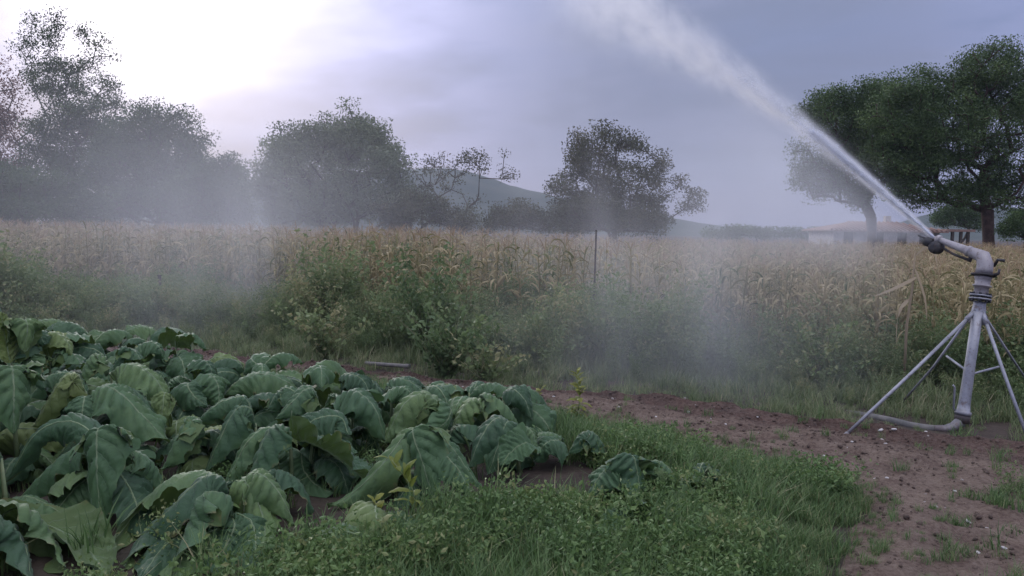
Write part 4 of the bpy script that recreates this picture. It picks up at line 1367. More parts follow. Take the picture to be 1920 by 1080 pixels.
prob = np.where(in_path, np.where(nd < 0.18, 0.30, 0.012 + 0.14 * (P[:, 1] < 5.3) * (vnoise(P[:, 0], P[:, 1], 2.4, 31) > 0.62)), prob)
prob = np.where(D > -0.1, 0, prob)
STRAY = np.array([gnd(*q)[:2] for q in ((1180, 975), (1165, 1045), (1300, 965), (1030, 1000))])
prob = prob * np.where(np.min(np.linalg.norm(STRAY[None] - P[:, None], axis=2), axis=1) < 0.26, 0.12, 1.0)
sel = rng.random(len(P)) < prob
Q = P[sel]
qz = np.array([path_z(p) if ip else 0.0 for p, ip in zip(Q, in_path[sel])])
scl = rng.uniform(0.5, 1.05, len(Q)) * np.where(in_path[sel], 0.5, 1.0) * (0.55 + 0.55 * np.clip(nd[sel] / 0.7, 0, 1))
scatter('grass', np.c_[Q, qz], rots(len(Q)), scl, rng.integers(0, 4, len(Q)), grass_v, 'short green grass between the crop and the path')
# small leaved creeping weeds in front of the crop
hx, hy, hd = project(np.c_[P, np.full(len(P), 0.05)])
zone = (~in_path) & (~in_tob) & (hx > 470) & (hx < 1650) & (hy > 800)
sel = zone & (rng.random(len(P)) < 0.21 * (0.15 + 1.4 * pn) * np.clip((1080 - hx) / 300, 0.35, 1) * np.clip(nd / 0.7, 0.1, 1) * np.clip(2.2 * (vnoise(P[:, 0], P[:, 1], 2.1, 77) - 0.22), 0.05, 1))
sel |= in_tob & (P[:, 1] < 6.0) & (rng.random(len(P)) < np.where(P[:, 1] < 4.6, 0.0025, 0.002))
Q = P[sel]
scatter('creeping_weeds', np.c_[Q, np.zeros(len(Q))], rots(len(Q)), rng.uniform(0.6, 1.15, len(Q)), rng.integers(0, 4, len(Q)), herb_low, 'low tangle of small leaved weeds in front of the crop')

# clods and gravel on the path and bare soil
def lump(seed, flat):
    r = np.random.default_rng(seed); g = Geo()
    n, m_ = 5, 7
    V = [(0, 0, flat)]
    for i in range(1, n - 1):
        th = math.pi * i / (n - 1)
        for k in range(m_):
            a = 2 * math.pi * (k + 0.5 * (i % 2)) / m_
            q = r.uniform(0.75, 1.2)
            V.append((math.sin(th) * math.cos(a) * q, math.sin(th) * math.sin(a) * q, math.cos(th) * flat * q))
    V.append((0, 0, -flat))
    F3 = [[0, 1 + k, 1 + (k + 1) % m_] for k in range(m_)]
    b = 1 + (n - 3) * m_
    F3 += [[len(V) - 1, b + (k + 1) % m_, b + k] for k in range(m_)]
    F4 = [[1 + i * m_ + k, 1 + (i + 1) * m_ + k, 1 + (i + 1) * m_ + (k + 1) % m_, 1 + i * m_ + (k + 1) % m_] for i in range(n - 3) for k in range(m_)]
    g.add(V, F3, r.random()); g.f.append((np.array(F4), 0))
    return g
M['stone'] = simple('pale_stone', (0.26, 0.23, 0.20), (0.40, 0.36, 0.33), 0.8, scale=3)
M['white_stone'] = simple('white_stone', (0.44, 0.42, 0.39), (0.60, 0.58, 0.55), 0.7, scale=3)
M['clod'] = soil_mat('clod', (0.095, 0.068, 0.056), (0.15, 0.112, 0.09), (0.125, 0.10, 0.08), 5.0, 0.4)
clods = [lump(i, 0.7).mesh('clod', M['clod']) for i in range(4)] + [lump(9, 0.6).mesh('gravel', M['stone'])]
i0 = rng.integers(0, NS, 9000); w0 = rng.integers(1, NW - 1, 9000)
Q = PX[i0, w0] + rng.normal(0, 0.02, (9000, 2))
keep = (Q[:, 1] < 13) & (np.abs(Q[:, 0]) < 0.66 * Q[:, 1] + 0.4)
Q = Q[keep]; qz = Hh[i0, w0][keep]
idx = np.where(rng.random(len(Q)) < 0.022, 4, rng.integers(0, 4, len(Q)))
scatter('path_clods', np.c_[Q, qz], rots(len(Q), 0.5), 0.003 + 0.017 * rng.random(len(Q)) ** 4, idx, clods, 'loose clods and gravel strewn over the dirt path')

stone_px = [(1650, 823, 13), (1675, 824, 12), (1735, 826, 7), (1597, 842, 9), (1660, 845, 7), (1742, 870, 8), (1640, 905, 10), (1662, 909, 8), (1545, 862, 8), (1000, 757, 7),
            (1038, 757, 8), (905, 733, 7), (868, 735, 5), (1835, 1036, 14), (1882, 1042, 16), (1815, 988, 12), (1838, 990, 9), (1230, 790, 6), (1290, 775, 8), (1305, 771, 6), (1420, 795, 6), (1360, 808, 6), (1790, 930, 9), (1850, 1000, 8)]
STONE_LB = {0: 'left one of two whitish stones near the left leg of the gun', 1: 'right one of two whitish stones near the left leg of the gun', 2: 'whitish stone by the hose below the gun',
            13: 'left one of two pale stones in the bottom right corner of the path', 14: 'right one of two pale stones in the bottom right corner of the path', 5: 'whitish stone in the middle of the path below the gun hose',
            9: 'pale stone on the path beside the shorter yellow weed', 10: 'pale stone on the path beside the tall yellow weed', 17: 'pale stone at the near edge of the path above the grass'}
stones = [lump(60 + i, 0.42) for i in range(5)]
stone_me = [s.mesh('stone', M['white_stone']) for s in stones]
for i, (px, py, wpx) in enumerate(stone_px):
    p = gnd(px, py, 0.01)
    p.z = path_z(p) if inside(PATH_POLY, [p[:2]])[0] else 0.0
    o = link('stone', stone_me[i % 5])
    s = wpx / 2 * p.y / FPX
    o.location = p + Vector((0, 0, s * 0.2)); o.scale = (s, s * rng.uniform(.6, .9), s); o.rotation_euler = (rng.normal(0, .2), rng.normal(0, .2), rng.uniform(0, 6))
    tag(o, STONE_LB.get(i, 'small whitish stone lying loose on the dirt path'), 'stone', 'whitish stones on the path')

# stakes and pipe
def pole(name, label, cat, a, b, r0, r1, mat):
    o = empty(name, (a.x, a.y, 0), label, cat)
    off = Vector((a.x, a.y, 0))
    g = Geo(); g.tube([tuple(a - off), tuple((a + b) / 2 - off + Vector((0.008, 0, 0))), tuple(b - off)], [r0, (r0 + r1) / 2 * 1.03, r1], 8)
    g.build('shaft', mat, o)
    g = Geo(); g.lathe([(-0.012, r1 * 1.25), (0.0, r1 * 1.3), (0.008, r1 * 0.6)], tuple(b - off), (b - a), 8)
    g.build('tip', mat, o)
    return o
a = at(1110, 600, 11.8); a.z = 0
pole('stake', 'thin dark wooden stake standing tall at the front of the corn', 'stake', a, at(1118, 432, 11.8), 0.017, 0.013, M['dark_wood'])
a = at(301, 600, 13.8); a.z = 0
pole('post', 'short dark post poking out of the weeds on the left', 'post', a, at(299, 516, 13.8), 0.035, 0.03, M['dark_wood'])
a, b = at(686, 681, 9.9), at(768, 687, 9.5)
o = empty('pipe', tuple((a + b) / 2), 'pale weathered pipe end lying at the edge of the weeds', 'pipe')
off = (a + b) / 2
g = Geo(); g.tube([tuple(a - off), tuple(b - off)], 0.024, 12, cap=False); g.build('tube', M['hose'], o)
g = Geo(); g.lathe([(0, 0.025), (0.004, 0.029), (0.05, 0.029), (0.054, 0.025)], tuple(b - off), (a - b), 14); g.build('coupling', M['hose'], o)

# ------------------------------------------------------------------ tobacco
def tobacco_mat():
    m, t, out = new_mat('tobacco_leaf')
    uvn = t.n('ShaderNodeUVMap'); uvn.uv_map = 'UVMap'
    sp = t.n('ShaderNodeSeparateXYZ'); t.link(uvn.outputs[0], sp.inputs[0])
    u = t.m('SUBTRACT', t.m('MULTIPLY', sp.outputs[0], 2.0), 1.0)          # across, -1..1
    v = sp.outputs[1]                                                      # along, 0..1
    au = t.m('ABSOLUTE', u)
    oi = t.n('ShaderNodeObjectInfo')
    geo = t.n('ShaderNodeNewGeometry')
    c = t.n('ShaderNodeTexCoord')
    tint = attr_tint(t)
    n1 = t.noise(c.outputs['Object'], 7.0, 4.0, 0.6)
    n2 = t.noise(c.outputs['Object'], 60.0, 3.0, 0.6)
    f = t.m('ADD', t.m('MULTIPLY', oi.outputs['Random'], 0.62), t.m('ADD', t.m('MULTIPLY', n1, 0.45), t.m('MULTIPLY', tint, 0.25)), clamp=True)
    top = t.ramp(f, [(0.1, (0.029, 0.066, 0.034)), (0.45, (0.052, 0.114, 0.052)), (0.75, (0.085, 0.165, 0.067)), (1.0, (0.14, 0.22, 0.074))])
    top = t.mixc(t.m('MULTIPLY', n2, 0.35), top, (0.026, 0.056, 0.028))
    under = t.mixc(n1, (0.075, 0.125, 0.042), (0.11, 0.17, 0.055))
    col = t.mixc(geo.outputs['Backfacing'], top, under)
    # side veins and midrib are paler tissue
    ph = t.m('FRACT', t.m('ADD', t.m('MULTIPLY', t.m('SUBTRACT', v, t.m('MULTIPLY', au, 0.20)), 10.0), 4.0))
    vein = t.ss(t.m('ABSOLUTE', t.m('SUBTRACT', ph, 0.5)), 0.075, 0.0)
    vein = t.m('MULTIPLY', vein, t.m('SUBTRACT', 0.55, t.m('MULTIPLY', au, 0.5)))
    col = t.mixc(t.m('MULTIPLY', vein, 0.55), col, (0.10, 0.155, 0.09))
    rib = t.ss(au, 0.05, 0.015)
    col = t.mixc(rib, col, (0.15, 0.21, 0.12))
    marg = t.m('MULTIPLY', t.ss(t.m('ADD', au, t.m('MULTIPLY', t.m('SUBTRACT', n1, 0.5), 0.9)), 0.98, 1.12), 0.7)
    col = t.mixc(marg, col, (0.17, 0.14, 0.06))
    col = t.mixc(t.m('MULTIPLY', t.ss(oi.outputs['Random'], 0.90, 1.0), 0.45), col, (0.20, 0.23, 0.06))
    p = t.n('ShaderNodeBsdfPrincipled')
    t.link(col, p.inputs['Base Color'])
    t.put(p.inputs['Roughness'], t.m('ADD', 0.44, t.m('MULTIPLY', n1, 0.25)))
    p.inputs['Specular IOR Level'].default_value = 0.32
    p.inputs['Sheen Weight'].default_value = 0.12
    p.inputs['Sheen Roughness'].default_value = 0.4
    bp = t.n('ShaderNodeBump'); bp.inputs['Strength'].default_value = 0.5; bp.inputs['Distance'].default_value = 0.006
    t.link(t.m('ADD', t.m('MULTIPLY', n2, 0.7), t.m('MULTIPLY', vein, -1.2)), bp.inputs['Height'])
    t.link(bp.outputs[0], p.inputs['Normal'])
    tr = t.n('ShaderNodeBsdfTranslucent'); t.link(t.mixc(0.5, col, (0.12, 0.20, 0.04)), tr.inputs[0])
    mx = t.n('ShaderNodeMixShader'); mx.inputs[0].default_value = 0.2
    t.link(p.outputs[0], mx.inputs[1]); t.link(tr.outputs[0], mx.inputs[2])
    t.link(mx.outputs[0], out.inputs[0])
    return m
M['tobacco'] = tobacco_mat()
M['midrib'] = simple('midrib', (0.13, 0.19, 0.09), (0.20, 0.26, 0.13), 0.5)
M['stem'] = simple('tobacco_stem', (0.11, 0.16, 0.07), (0.19, 0.23, 0.11), 0.6)

def spline(ctrl, n):
    """Catmull-Rom through the control points"""
    C = np.asarray([tuple(c) for c in ctrl], float)
    C = np.vstack([2 * C[0] - C[1], C, 2 * C[-1] - C[-2]])
    m_ = len(C) - 3
    out = []
    for t_ in np.linspace(0, m_, n):
        i = min(int(t_), m_ - 1); u = t_ - i
        a, b, c, d = C[i:i + 4]
        out.append(0.5 * ((2 * b) + (-a + c) * u + (2 * a - 5 * b + 4 * c - d) * u * u + (-a + 3 * b - 3 * c + d) * u ** 3))
    return np.array(out)

def leaf_geo(ctrl, width, seed, fold=0.55, wave=0.07, up=(0, 0, 1), roll=0.0, curl=0.0, nu=17, nv=54):
    """blade along a curve: folded down about the midrib, puckered between the side veins, wavy at the margin"""
    r = np.random.default_rng(seed)
    P = spline(ctrl, nv)
    L = np.linalg.norm(np.diff(P, axis=0), axis=1).sum()
    T = np.gradient(P, axis=0); T /= np.linalg.norm(T, axis=1)[:, None]
    # side vector carried along the curve
    chord = P[-1] - P[0]; chord[2] *= 0.3
    B = np.cross(chord, up); 
    if np.linalg.norm(B) < 1e-4: B = np.array([1.0, 0, 0])
    B /= np.linalg.norm(B)
    Bs, Ns = [], []
    for i in range(nv):
        b = B - T[i] * np.dot(B, T[i]); b /= np.linalg.norm(b)
        n_ = np.cross(b, T[i])
        a = roll + curl * (i / (nv - 1) - 0.3)
        Bs.append(b * math.cos(a) + n_ * math.sin(a)); Ns.append(n_ * math.cos(a) - b * math.sin(a)); B = b
    Bs, Ns = np.array(Bs), np.array(Ns)
    v = np.linspace(0, 1, nv); u = np.linspace(-1, 1, nu)
    shp = np.sin(math.pi * np.clip(v, 0, 1) ** 0.82) ** 0.72
    shp = np.maximum(shp, 0.16 * (1 - v) ** 2)
    shp = shp * (1 + 0.05 * np.sin(v * 17 + r.uniform(0, 6)) + 0.04 * np.sin(v * 31 + r.uniform(0, 6)))
    hw_ = width / 2 * shp
    V = np.zeros((nv, nu, 3)); 
    fa = fold * (1 + 0.25 * np.sin(v * 5 + r.uniform(0, 6)))
    ph = [r.uniform(0, 6.28) for _ in range(6)]
    for j, uu in enumerate(u):
        au = abs(uu); sg = 1 if uu >= 0 else -1
        # arc length across, bending down progressively
        th = fa * (0.5 + 0.75 * au) 
        lat = hw_ * au * np.cos(th * 0.9)
        dn_ = hw_ * au * np.sin(th * 0.9)
        puck = np.abs(np.sin(math.pi * (10.0 * (v - 0.20 * au) + 4.5))) ** 0.6
        dist_tip = np.clip(1 - v, 0, 1)
        pk = 0.16 * width * (puck - 0.55) * min(1, au * 3.0) * (1 - 0.35 * au) * np.clip(shp, 0, 1)
        wv = wave * width * au ** 2 * (np.sin(2 * math.pi * 2.6 * v + ph[0 if sg > 0 else 1]) + 0.6 * np.sin(2 * math.pi * 5.3 * v + ph[2 if sg > 0 else 3]))
        trough = -0.02 * width * math.exp(-(au / 0.10) ** 2)
        h = -dn_ + pk + wv + trough
        V[:, j] = P + Bs * (sg * lat)[:, None] + Ns * h[:, None]
    V += r.normal(0, 0.0022, V.shape) 
    uv = np.stack(np.broadcast_arrays((u[None] + 1) / 2, v[:, None]), -1).reshape(-1, 2)
    F = [[i * nu + j, i * nu + j + 1, (i + 1) * nu + j + 1, (i + 1) * nu + j] for i in range(nv - 1) for j in range(nu - 1)]
    g = Geo(); g.add(V.reshape(-1, 3), F, r.random(), uv)
    # midrib: a tapered rib standing just proud of both faces
    gm = Geo()
    c = V[:, nu // 2] + Ns * 0.0008
    gm.tube(c[: nv - 2: 3], np.linspace(0.0052, 0.0016, len(c[: nv - 2: 3])), 5)
    return g, gm, P

def lift(P):
    """keep a blade out of the soil"""
    P = P.copy(); P[:, 2] = np.maximum(P[:, 2], 0.012 + 0.01 * np.abs(np.sin(P[:, 0] * 37 + P[:, 1] * 23)))
    return P

# hero leaves: control points of the midrib (pixel, pixel, metres ahead), blade width in metres, fold, roll
HERO = [
 # plant, points, width, fold, roll
 ('A', [(212, 838, 4.75), (196, 806, 4.68), (181, 806, 4.6), (180, 880, 4.5), (186, 985, 4.46)], 0.36, 0.55, 0.0),
 ('A', [(205, 840, 4.75), (170, 828, 4.8), (120, 850, 4.8), (60, 905, 4.75), (22, 955, 4.7)], 0.26, 0.75, 0.25),
 ('A', [(215, 850, 4.78), (250, 842, 4.85), (290, 870, 4.9), (318, 925, 4.9)], 0.28, 0.65, 0.0),
 ('A', [(205, 860, 4.8), (160, 800, 5.0), (110, 790, 5.0), (60, 820, 4.95), (10, 905, 4.9)], 0.24, 0.85, 0.7),
 ('B', [(-45, 1060, 4.0), (-20, 985, 3.98), (20, 978, 3.95), (52, 1030, 3.9), (64, 1110, 3.85)], 0.36, 0.6, 0.1),
 ('B', [(-45, 1050, 4.05), (10, 960, 4.15), (60, 960, 4.15), (105, 1010, 4.1), (125, 1070, 4.05)], 0.30, 0.6, 0.1),
 ('C', [(432, 925, 4.4), (418, 893, 4.36), (380, 893, 4.32), (325, 945, 4.25), (268, 1000, 4.2), (230, 1060, 4.15)], 0.34, 0.8, 0.30),
 ('C', [(432, 935, 4.4), (410, 920, 4.25), (372, 930, 4.2), (345, 1000, 4.1), (318, 1090, 4.05)], 0.33, 0.75, 0.1),
 ('C', [(436, 930, 4.45), (400, 885, 4.55), (330, 895, 4.55), (255, 960, 4.5), (190, 1045, 4.45)], 0.26, 0.8, 0.35),
 ('C', [(440, 925, 4.4), (452, 905, 4.45), (440, 930, 4.5), (425, 985, 4.5)], 0.22, 0.6, 0.2),
 ('C', [(420, 960, 4.3), (370, 985, 4.2), (310, 1020, 4.1), (262, 1085, 4.0)], 0.30, 0.6, 0.1),
 ('C', [(430, 960, 4.35), (440, 985, 4.2), (420, 1030, 4.1), (400, 1085, 4.0)], 0.26, 0.6, 0.0),
 ('C', [(425, 985, 4.25), (385, 1000, 4.15), (345, 1040, 4.0), (320, 1100, 3.9)], 0.28, 0.8, 0.1),
 ('C', [(440, 960, 4.3), (470, 975, 4.25), (480, 1020, 4.15), (470, 1075, 4.05)], 0.26, 0.7, 0.0),
 ('B', [(-30, 1060, 4.1), (40, 985, 4.3), (120, 1000, 4.3), (175, 1045, 4.25), (205, 1090, 4.15)], 0.30, 0.5, 0.1),
 ('B', [(-40, 1050, 4.2), (30, 935, 4.5), (90, 945, 4.5), (140, 985, 4.45)], 0.26, 0.5, 0.1),
 ('A', [(208, 870, 4.75), (235, 900, 4.65), (258, 950, 4.55), (265, 1005, 4.5)], 0.28, 0.5, 0.0),
 ('A', [(200, 880, 4.75), (150, 905, 4.7), (110, 950, 4.6), (90, 990, 4.55)], 0.28, 0.5, 0.1),
 ('D', [(452, 925, 4.55), (462, 890, 4.52), (492, 888, 4.5), (527, 925, 4.46), (552, 985, 4.42)], 0.36, 0.8, -0.15),
 ('D', [(455, 925, 4.55), (450, 900, 4.5), (462, 905, 4.42), (492, 960, 4.38), (500, 1035, 4.35)], 0.27, 0.6, 0.0),
 ('D', [(470, 915, 4.6), (510, 880, 4.75), (560, 900, 4.75), (590, 960, 4.7)], 0.26, 0.6, 0.0),
 ('E', [(545, 830, 5.15), (535, 798, 5.1), (508, 800, 5.05), (480, 855, 4.95), (462, 925, 4.9)], 0.36, 0.7, -0.1),
 ('E', [(545, 830, 5.15), (505, 800, 5.2), (470, 820, 5.1), (440, 870, 5.05), (415, 930, 5.0)], 0.24, 0.75, 0.3),
 ('F', [(480, 800, 5.45), (470, 765, 5.4), (440, 768, 5.35), (410, 825, 5.25), (380, 895, 5.2)], 0.28, 0.8, 0.3),
 ('F', [(478, 790, 5.5), (460, 745, 5.5), (425, 748, 5.45), (395, 765, 5.4), (365, 795, 5.4)], 0.24, 0.75, 0.2),
 ('G', [(385, 815, 5.35), (375, 785, 5.3), (350, 785, 5.3), (325, 830, 5.2), (300, 890, 5.15)], 0.34, 0.75, 0.15),
 ('G', [(390, 810, 5.4), (345, 812, 5.45), (300, 840, 5.4), (265, 880, 5.35)], 0.24, 0.6, 0.1),
 ('H', [(175, 745, 5.5), (190, 722, 5.45), (225, 735, 5.4), (275, 785, 5.35), (318, 830, 5.3)], 0.36, 0.6, -0.1),
 ('H', [(170, 750, 5.5), (160, 742, 5.4), (155, 765, 5.3), (152, 800, 5.25)], 0.22, 0.5, 0.0),
 ('H', [(175, 740, 5.55), (215, 722, 5.7), (260, 735, 5.7), (295, 775, 5.65)], 0.28, 0.6, 0.0),
 ('I', [(25, 720, 5.3), (18, 690, 5.25), (24, 690, 5.2), (27, 745, 5.12), (26, 815, 5.08)], 0.36, 0.5, 0.0),
 ('I', [(30, 715, 5.35), (55, 680, 5.5), (75, 690, 5.5), (85, 730, 5.45)], 0.26, 0.6, 0.0),
 ('J', [(160, 735, 5.6), (148, 703, 5.6), (122, 703, 5.55), (92, 745, 5.45), (62, 800, 5.4)], 0.30, 0.8, 0.3),
 ('J', [(162, 735, 5.65), (130, 700, 5.75), (90, 705, 5.75), (55, 745, 5.7)], 0.26, 0.75, 0.3),
 ('K', [(205, 700, 6.0), (195, 668, 5.95), (172, 664, 5.9), (156, 690, 5.85), (150, 725, 5.8)], 0.30, 0.65, 0.0),
 ('K', [(208, 700, 6.0), (235, 680, 5.95), (270, 690, 5.9), (300, 720, 5.85), (322, 765, 5.8)], 0.34, 0.65, 0.0),
 ('K', [(210, 695, 6.1), (225, 655, 6.2), (250, 655, 6.2), (270, 680, 6.15)], 0.28, 0.6, 0.0),
 ('L', [(95, 690, 6.3), (85, 638, 6.4), (105, 622, 6.4), (128, 640, 6.35), (135, 665, 6.3)], 0.30, 0.6, 0.0),
 ('L', [(92, 690, 6.3), (62, 668, 6.2), (50, 680, 6.1), (70, 720, 6.0)], 0.30, 0.6, 0.0),
 ('L', [(95, 690, 6.3), (110, 655, 6.35), (135, 660, 6.35), (160, 690, 6.3)], 0.28, 0.6, 0.0),
 ('M', [(20, 680, 6.0), (12, 640, 6.0), (6, 610, 6.0), (4, 585, 6.0)], 0.26, 0.2, 0.3),
 ('M', [(22, 680, 6.05), (34, 620, 6.1), (44, 598, 6.1), (52, 610, 6.05), (46, 660, 6.0)], 0.30, 0.5, 0.0),
 ('M', [(22, 680, 6.0), (45, 640, 6.2), (70, 625, 6.25), (85, 645, 6.2)], 0.24, 0.5, 0.0),
 ('N', [(262, 680, 7.6), (262, 650, 7.6), (280, 639, 7.55), (300, 650, 7.5), (308, 672, 7.5)], 0.34, 0.7, 0.0),
 ('O', [(372, 715, 6.9), (365, 682, 6.9), (385, 675, 6.85), (398, 695, 6.8), (392, 722, 6.75)], 0.32, 0.6, 0.0),
 ('O', [(375, 720, 6.85), (385, 700, 6.7), (405, 712, 6.6), (412, 740, 6.55), (408, 765, 6.5)], 0.30, 0.7, 0.0),
 ('O', [(372, 720, 6.8), (352, 718, 6.5), (362, 740, 6.4), (388, 760, 6.35)], 0.28, 0.55, 0.0),
 ('O', [(368, 720, 6.8), (340, 705, 6.8), (318, 715, 6.75), (310, 735, 6.7)], 0.30, 0.6, 0.0),
 ('G', [(320, 800, 5.75), (312, 742, 5.75), (308, 740, 5.7), (304, 770, 5.65), (296, 812, 5.6)], 0.16, 0.5, 0.0),
 ('P', [(600, 775, 5.9), (592, 732, 5.9), (572, 728, 5.85), (545, 755, 5.75), (515, 785, 5.7)], 0.34, 0.75, 0.2),
 ('P', [(605, 770, 5.95), (545, 728, 6.1), (520, 735, 6.1), (500, 770, 6.05)], 0.26, 0.6, 0.2),
 ('P', [(605, 770, 5.95), (620, 740, 6.0), (640, 745, 6.0), (655, 775, 5.95)], 0.26, 0.6, 0.0),
 ('Q', [(655, 815, 5.45), (640, 782, 5.5), (605, 780, 5.45), (575, 795, 5.4), (552, 822, 5.35)], 0.30, 0.55, 0.75),
 ('Q', [(560, 828, 5.35), (575, 826, 5.2), (615, 845, 5.15), (655, 872, 5.1), (690, 905, 5.05)], 0.34, -0.35, 0.75),
 ('Q', [(560, 830, 5.4), (600, 812, 5.5), (640, 822, 5.45), (672, 850, 5.4)], 0.22, 0.6, 0.0),
 ('Q', [(565, 850, 5.3), (570, 880, 5.25), (590, 905, 5.2), (625, 925, 5.15)], 0.28, 0.5, 0.2),
 ('R', [(660, 775, 6.05), (648, 738, 6.0), (670, 732, 5.95), (705, 765, 5.85), (722, 825, 5.8)], 0.42, 0.65, 0.0),
 ('R', [(662, 775, 6.1), (640, 745, 6.05), (650, 742, 5.9), (668, 765, 5.85), (670, 790, 5.8)], 0.24, 0.6, 0.0),
 ('S', [(655, 730, 6.9), (640, 705, 6.9), (658, 700, 6.85), (682, 712, 6.8), (695, 740, 6.75)], 0.34, 0.65, 0.0),
 ('S', [(655, 730, 6.9), (690, 712, 7.0), (715, 730, 6.95), (735, 765, 6.9)], 0.32, 0.6, 0.0),
 ('T', [(735, 740, 6.8), (730, 715, 6.8), (752, 708, 6.75), (785, 725, 6.7), (808, 755, 6.65)], 0.34, 0.7, 0.0),
 ('T', [(735, 745, 6.8), (745, 725, 6.6), (765, 730, 6.5), (780, 760, 6.45)], 0.30, 0.6, 0.0),
 ('U', [(830, 790, 5.95), (822, 752, 6.0), (792, 735, 6.0), (758, 755, 5.9), (732, 800, 5.85), (722, 830, 5.8)], 0.36, 0.6, 0.65),
 ('U', [(830, 790, 5.95), (845, 765, 5.95), (838, 790, 5.8), (805, 815, 5.7), (780, 830, 5.65)], 0.18, 0.6, 0.1),
 ('V', [(790, 850, 5.15), (785, 812, 5.1), (760, 815, 5.05), (720, 865, 4.95), (665, 920, 4.9), (615, 952, 4.85)], 0.30, 0.85, 0.25),
 ('V', [(795, 850, 5.15), (780, 808, 5.08), (772, 808, 5.0), (790, 865, 4.9), (815, 945, 4.85)], 0.36, 0.6, 0.0),
 ('V', [(800, 850, 5.2), (812, 818, 5.2), (838, 828, 5.15), (868, 865, 5.1), (905, 920, 5.05)], 0.26, 0.85, -0.2),
 ('V', [(790, 850, 5.2), (740, 850, 5.2), (705, 880, 5.15), (685, 935, 5.1)], 0.24, 0.75, 0.2),
 ('V', [(800, 860, 5.1), (830, 850, 5.0), (860, 880, 4.95), (885, 925, 4.9)], 0.28, 0.7, 0.0),
 ('W', [(905, 790, 6.3), (905, 752, 6.3), (880, 748, 6.25), (860, 775, 6.15), (845, 810, 6.1)], 0.34, 0.7, 0.1),
 ('W', [(905, 790, 6.3), (900, 745, 6.35), (925, 742, 6.35), (955, 765, 6.3), (975, 800, 6.25)], 0.34, 0.65, 0.0),
 ('W', [(900, 800, 6.2), (870, 795, 6.0), (848, 805, 5.95), (838, 835, 5.9), (846, 865, 5.9)], 0.32, 0.6, 0.0),
 ('X', [(965, 830, 5.7), (955, 790, 5.65), (928, 783, 5.6), (898, 825, 5.5), (875, 885, 5.45)], 0.36, 0.75, 0.2),
 ('X', [(965, 830, 5.7), (965, 795, 5.65), (950, 790, 5.55), (935, 830, 5.45), (915, 890, 5.4)], 0.34, 0.65, 0.0),
 ('X', [(968, 830, 5.7), (980, 800, 5.7), (1000, 812, 5.65), (1010, 850, 5.6)], 0.24, 0.6, 0.0),
 ('X', [(1000, 838, 5.5), (985, 830, 5.42), (960, 846, 5.36), (936, 872, 5.3)], 0.20, -0.2, 0.5),
 ('Y', [(1060, 850, 5.9), (1050, 818, 5.95), (1020, 810, 5.9), (995, 825, 5.85)], 0.26, 0.6, 0.0),
 ('Y', [(1062, 850, 5.85), (1050, 826, 5.8), (1022, 830, 5.7), (1000, 865, 5.65)], 0.30, 0.65, 0.2),
 ('Y', [(1065, 850, 5.85), (1085, 815, 5.9), (1110, 808, 5.9), (1130, 830, 5.85), (1140, 860, 5.8)], 0.28, 0.6, 0.0),
 ('Z', [(1185, 895, 5.05), (1180, 855, 5.05), (1190, 858, 5.0), (1200, 905, 4.93), (1200, 970, 4.9)], 0.32, 0.5, 0.0),
 ('Z', [(1180, 895, 5.05), (1150, 872, 5.0), (1120, 895, 4.95), (1100, 945, 4.9)], 0.30, 0.7, 0.1),
 ('Z', [(1190, 895, 5.05), (1230, 862, 5.15), (1262, 885, 5.1), (1280, 930, 5.05)], 0.28, 0.7, 0.0),
 ('AA', [(1165, 985, 4.6), (1150, 955, 4.6), (1128, 965, 4.55), (1110, 1010, 4.5), (1105, 1050, 4.45)], 0.28, 0.75, 0.1),
 ('AA', [(1168, 985, 4.6), (1170, 955, 4.55), (1165, 975, 4.45), (1158, 1025, 4.4), (1160, 1062, 4.38)], 0.28, 0.75, 0.0),
 ('AA', [(1170, 985, 4.6), (1195, 960, 4.6), (1220, 985, 4.55), (1228, 1030, 4.5)], 0.26, 0.8, 0.0),
 ('AB', [(1300, 925, 5.05), (1285, 895, 5.05), (1270, 915, 4.98), (1262, 965, 4.95)], 0.26, 0.6, 0.0),
 ('AB', [(1305, 925, 5.05), (1315, 870, 5.2), (1335, 880, 5.2), (1350, 915, 5.15)], 0.22, 0.6, 0.0),
 ('AB', [(1305, 925, 5.05), (1325, 910, 5.0), (1345, 940, 4.95)], 0.20, 0.7, 0.0),
 ('AC', [(1030, 985, 4.65), (1020, 955, 4.65), (1040, 955, 4.6), (1060, 1000, 4.55)], 0.22, 0.6, 0.0),
 ('AC', [(1030, 985, 4.65), (1005, 960, 4.7), (985, 975, 4.7), (975, 1005, 4.65)], 0.20, 0.6, 0.0),
]
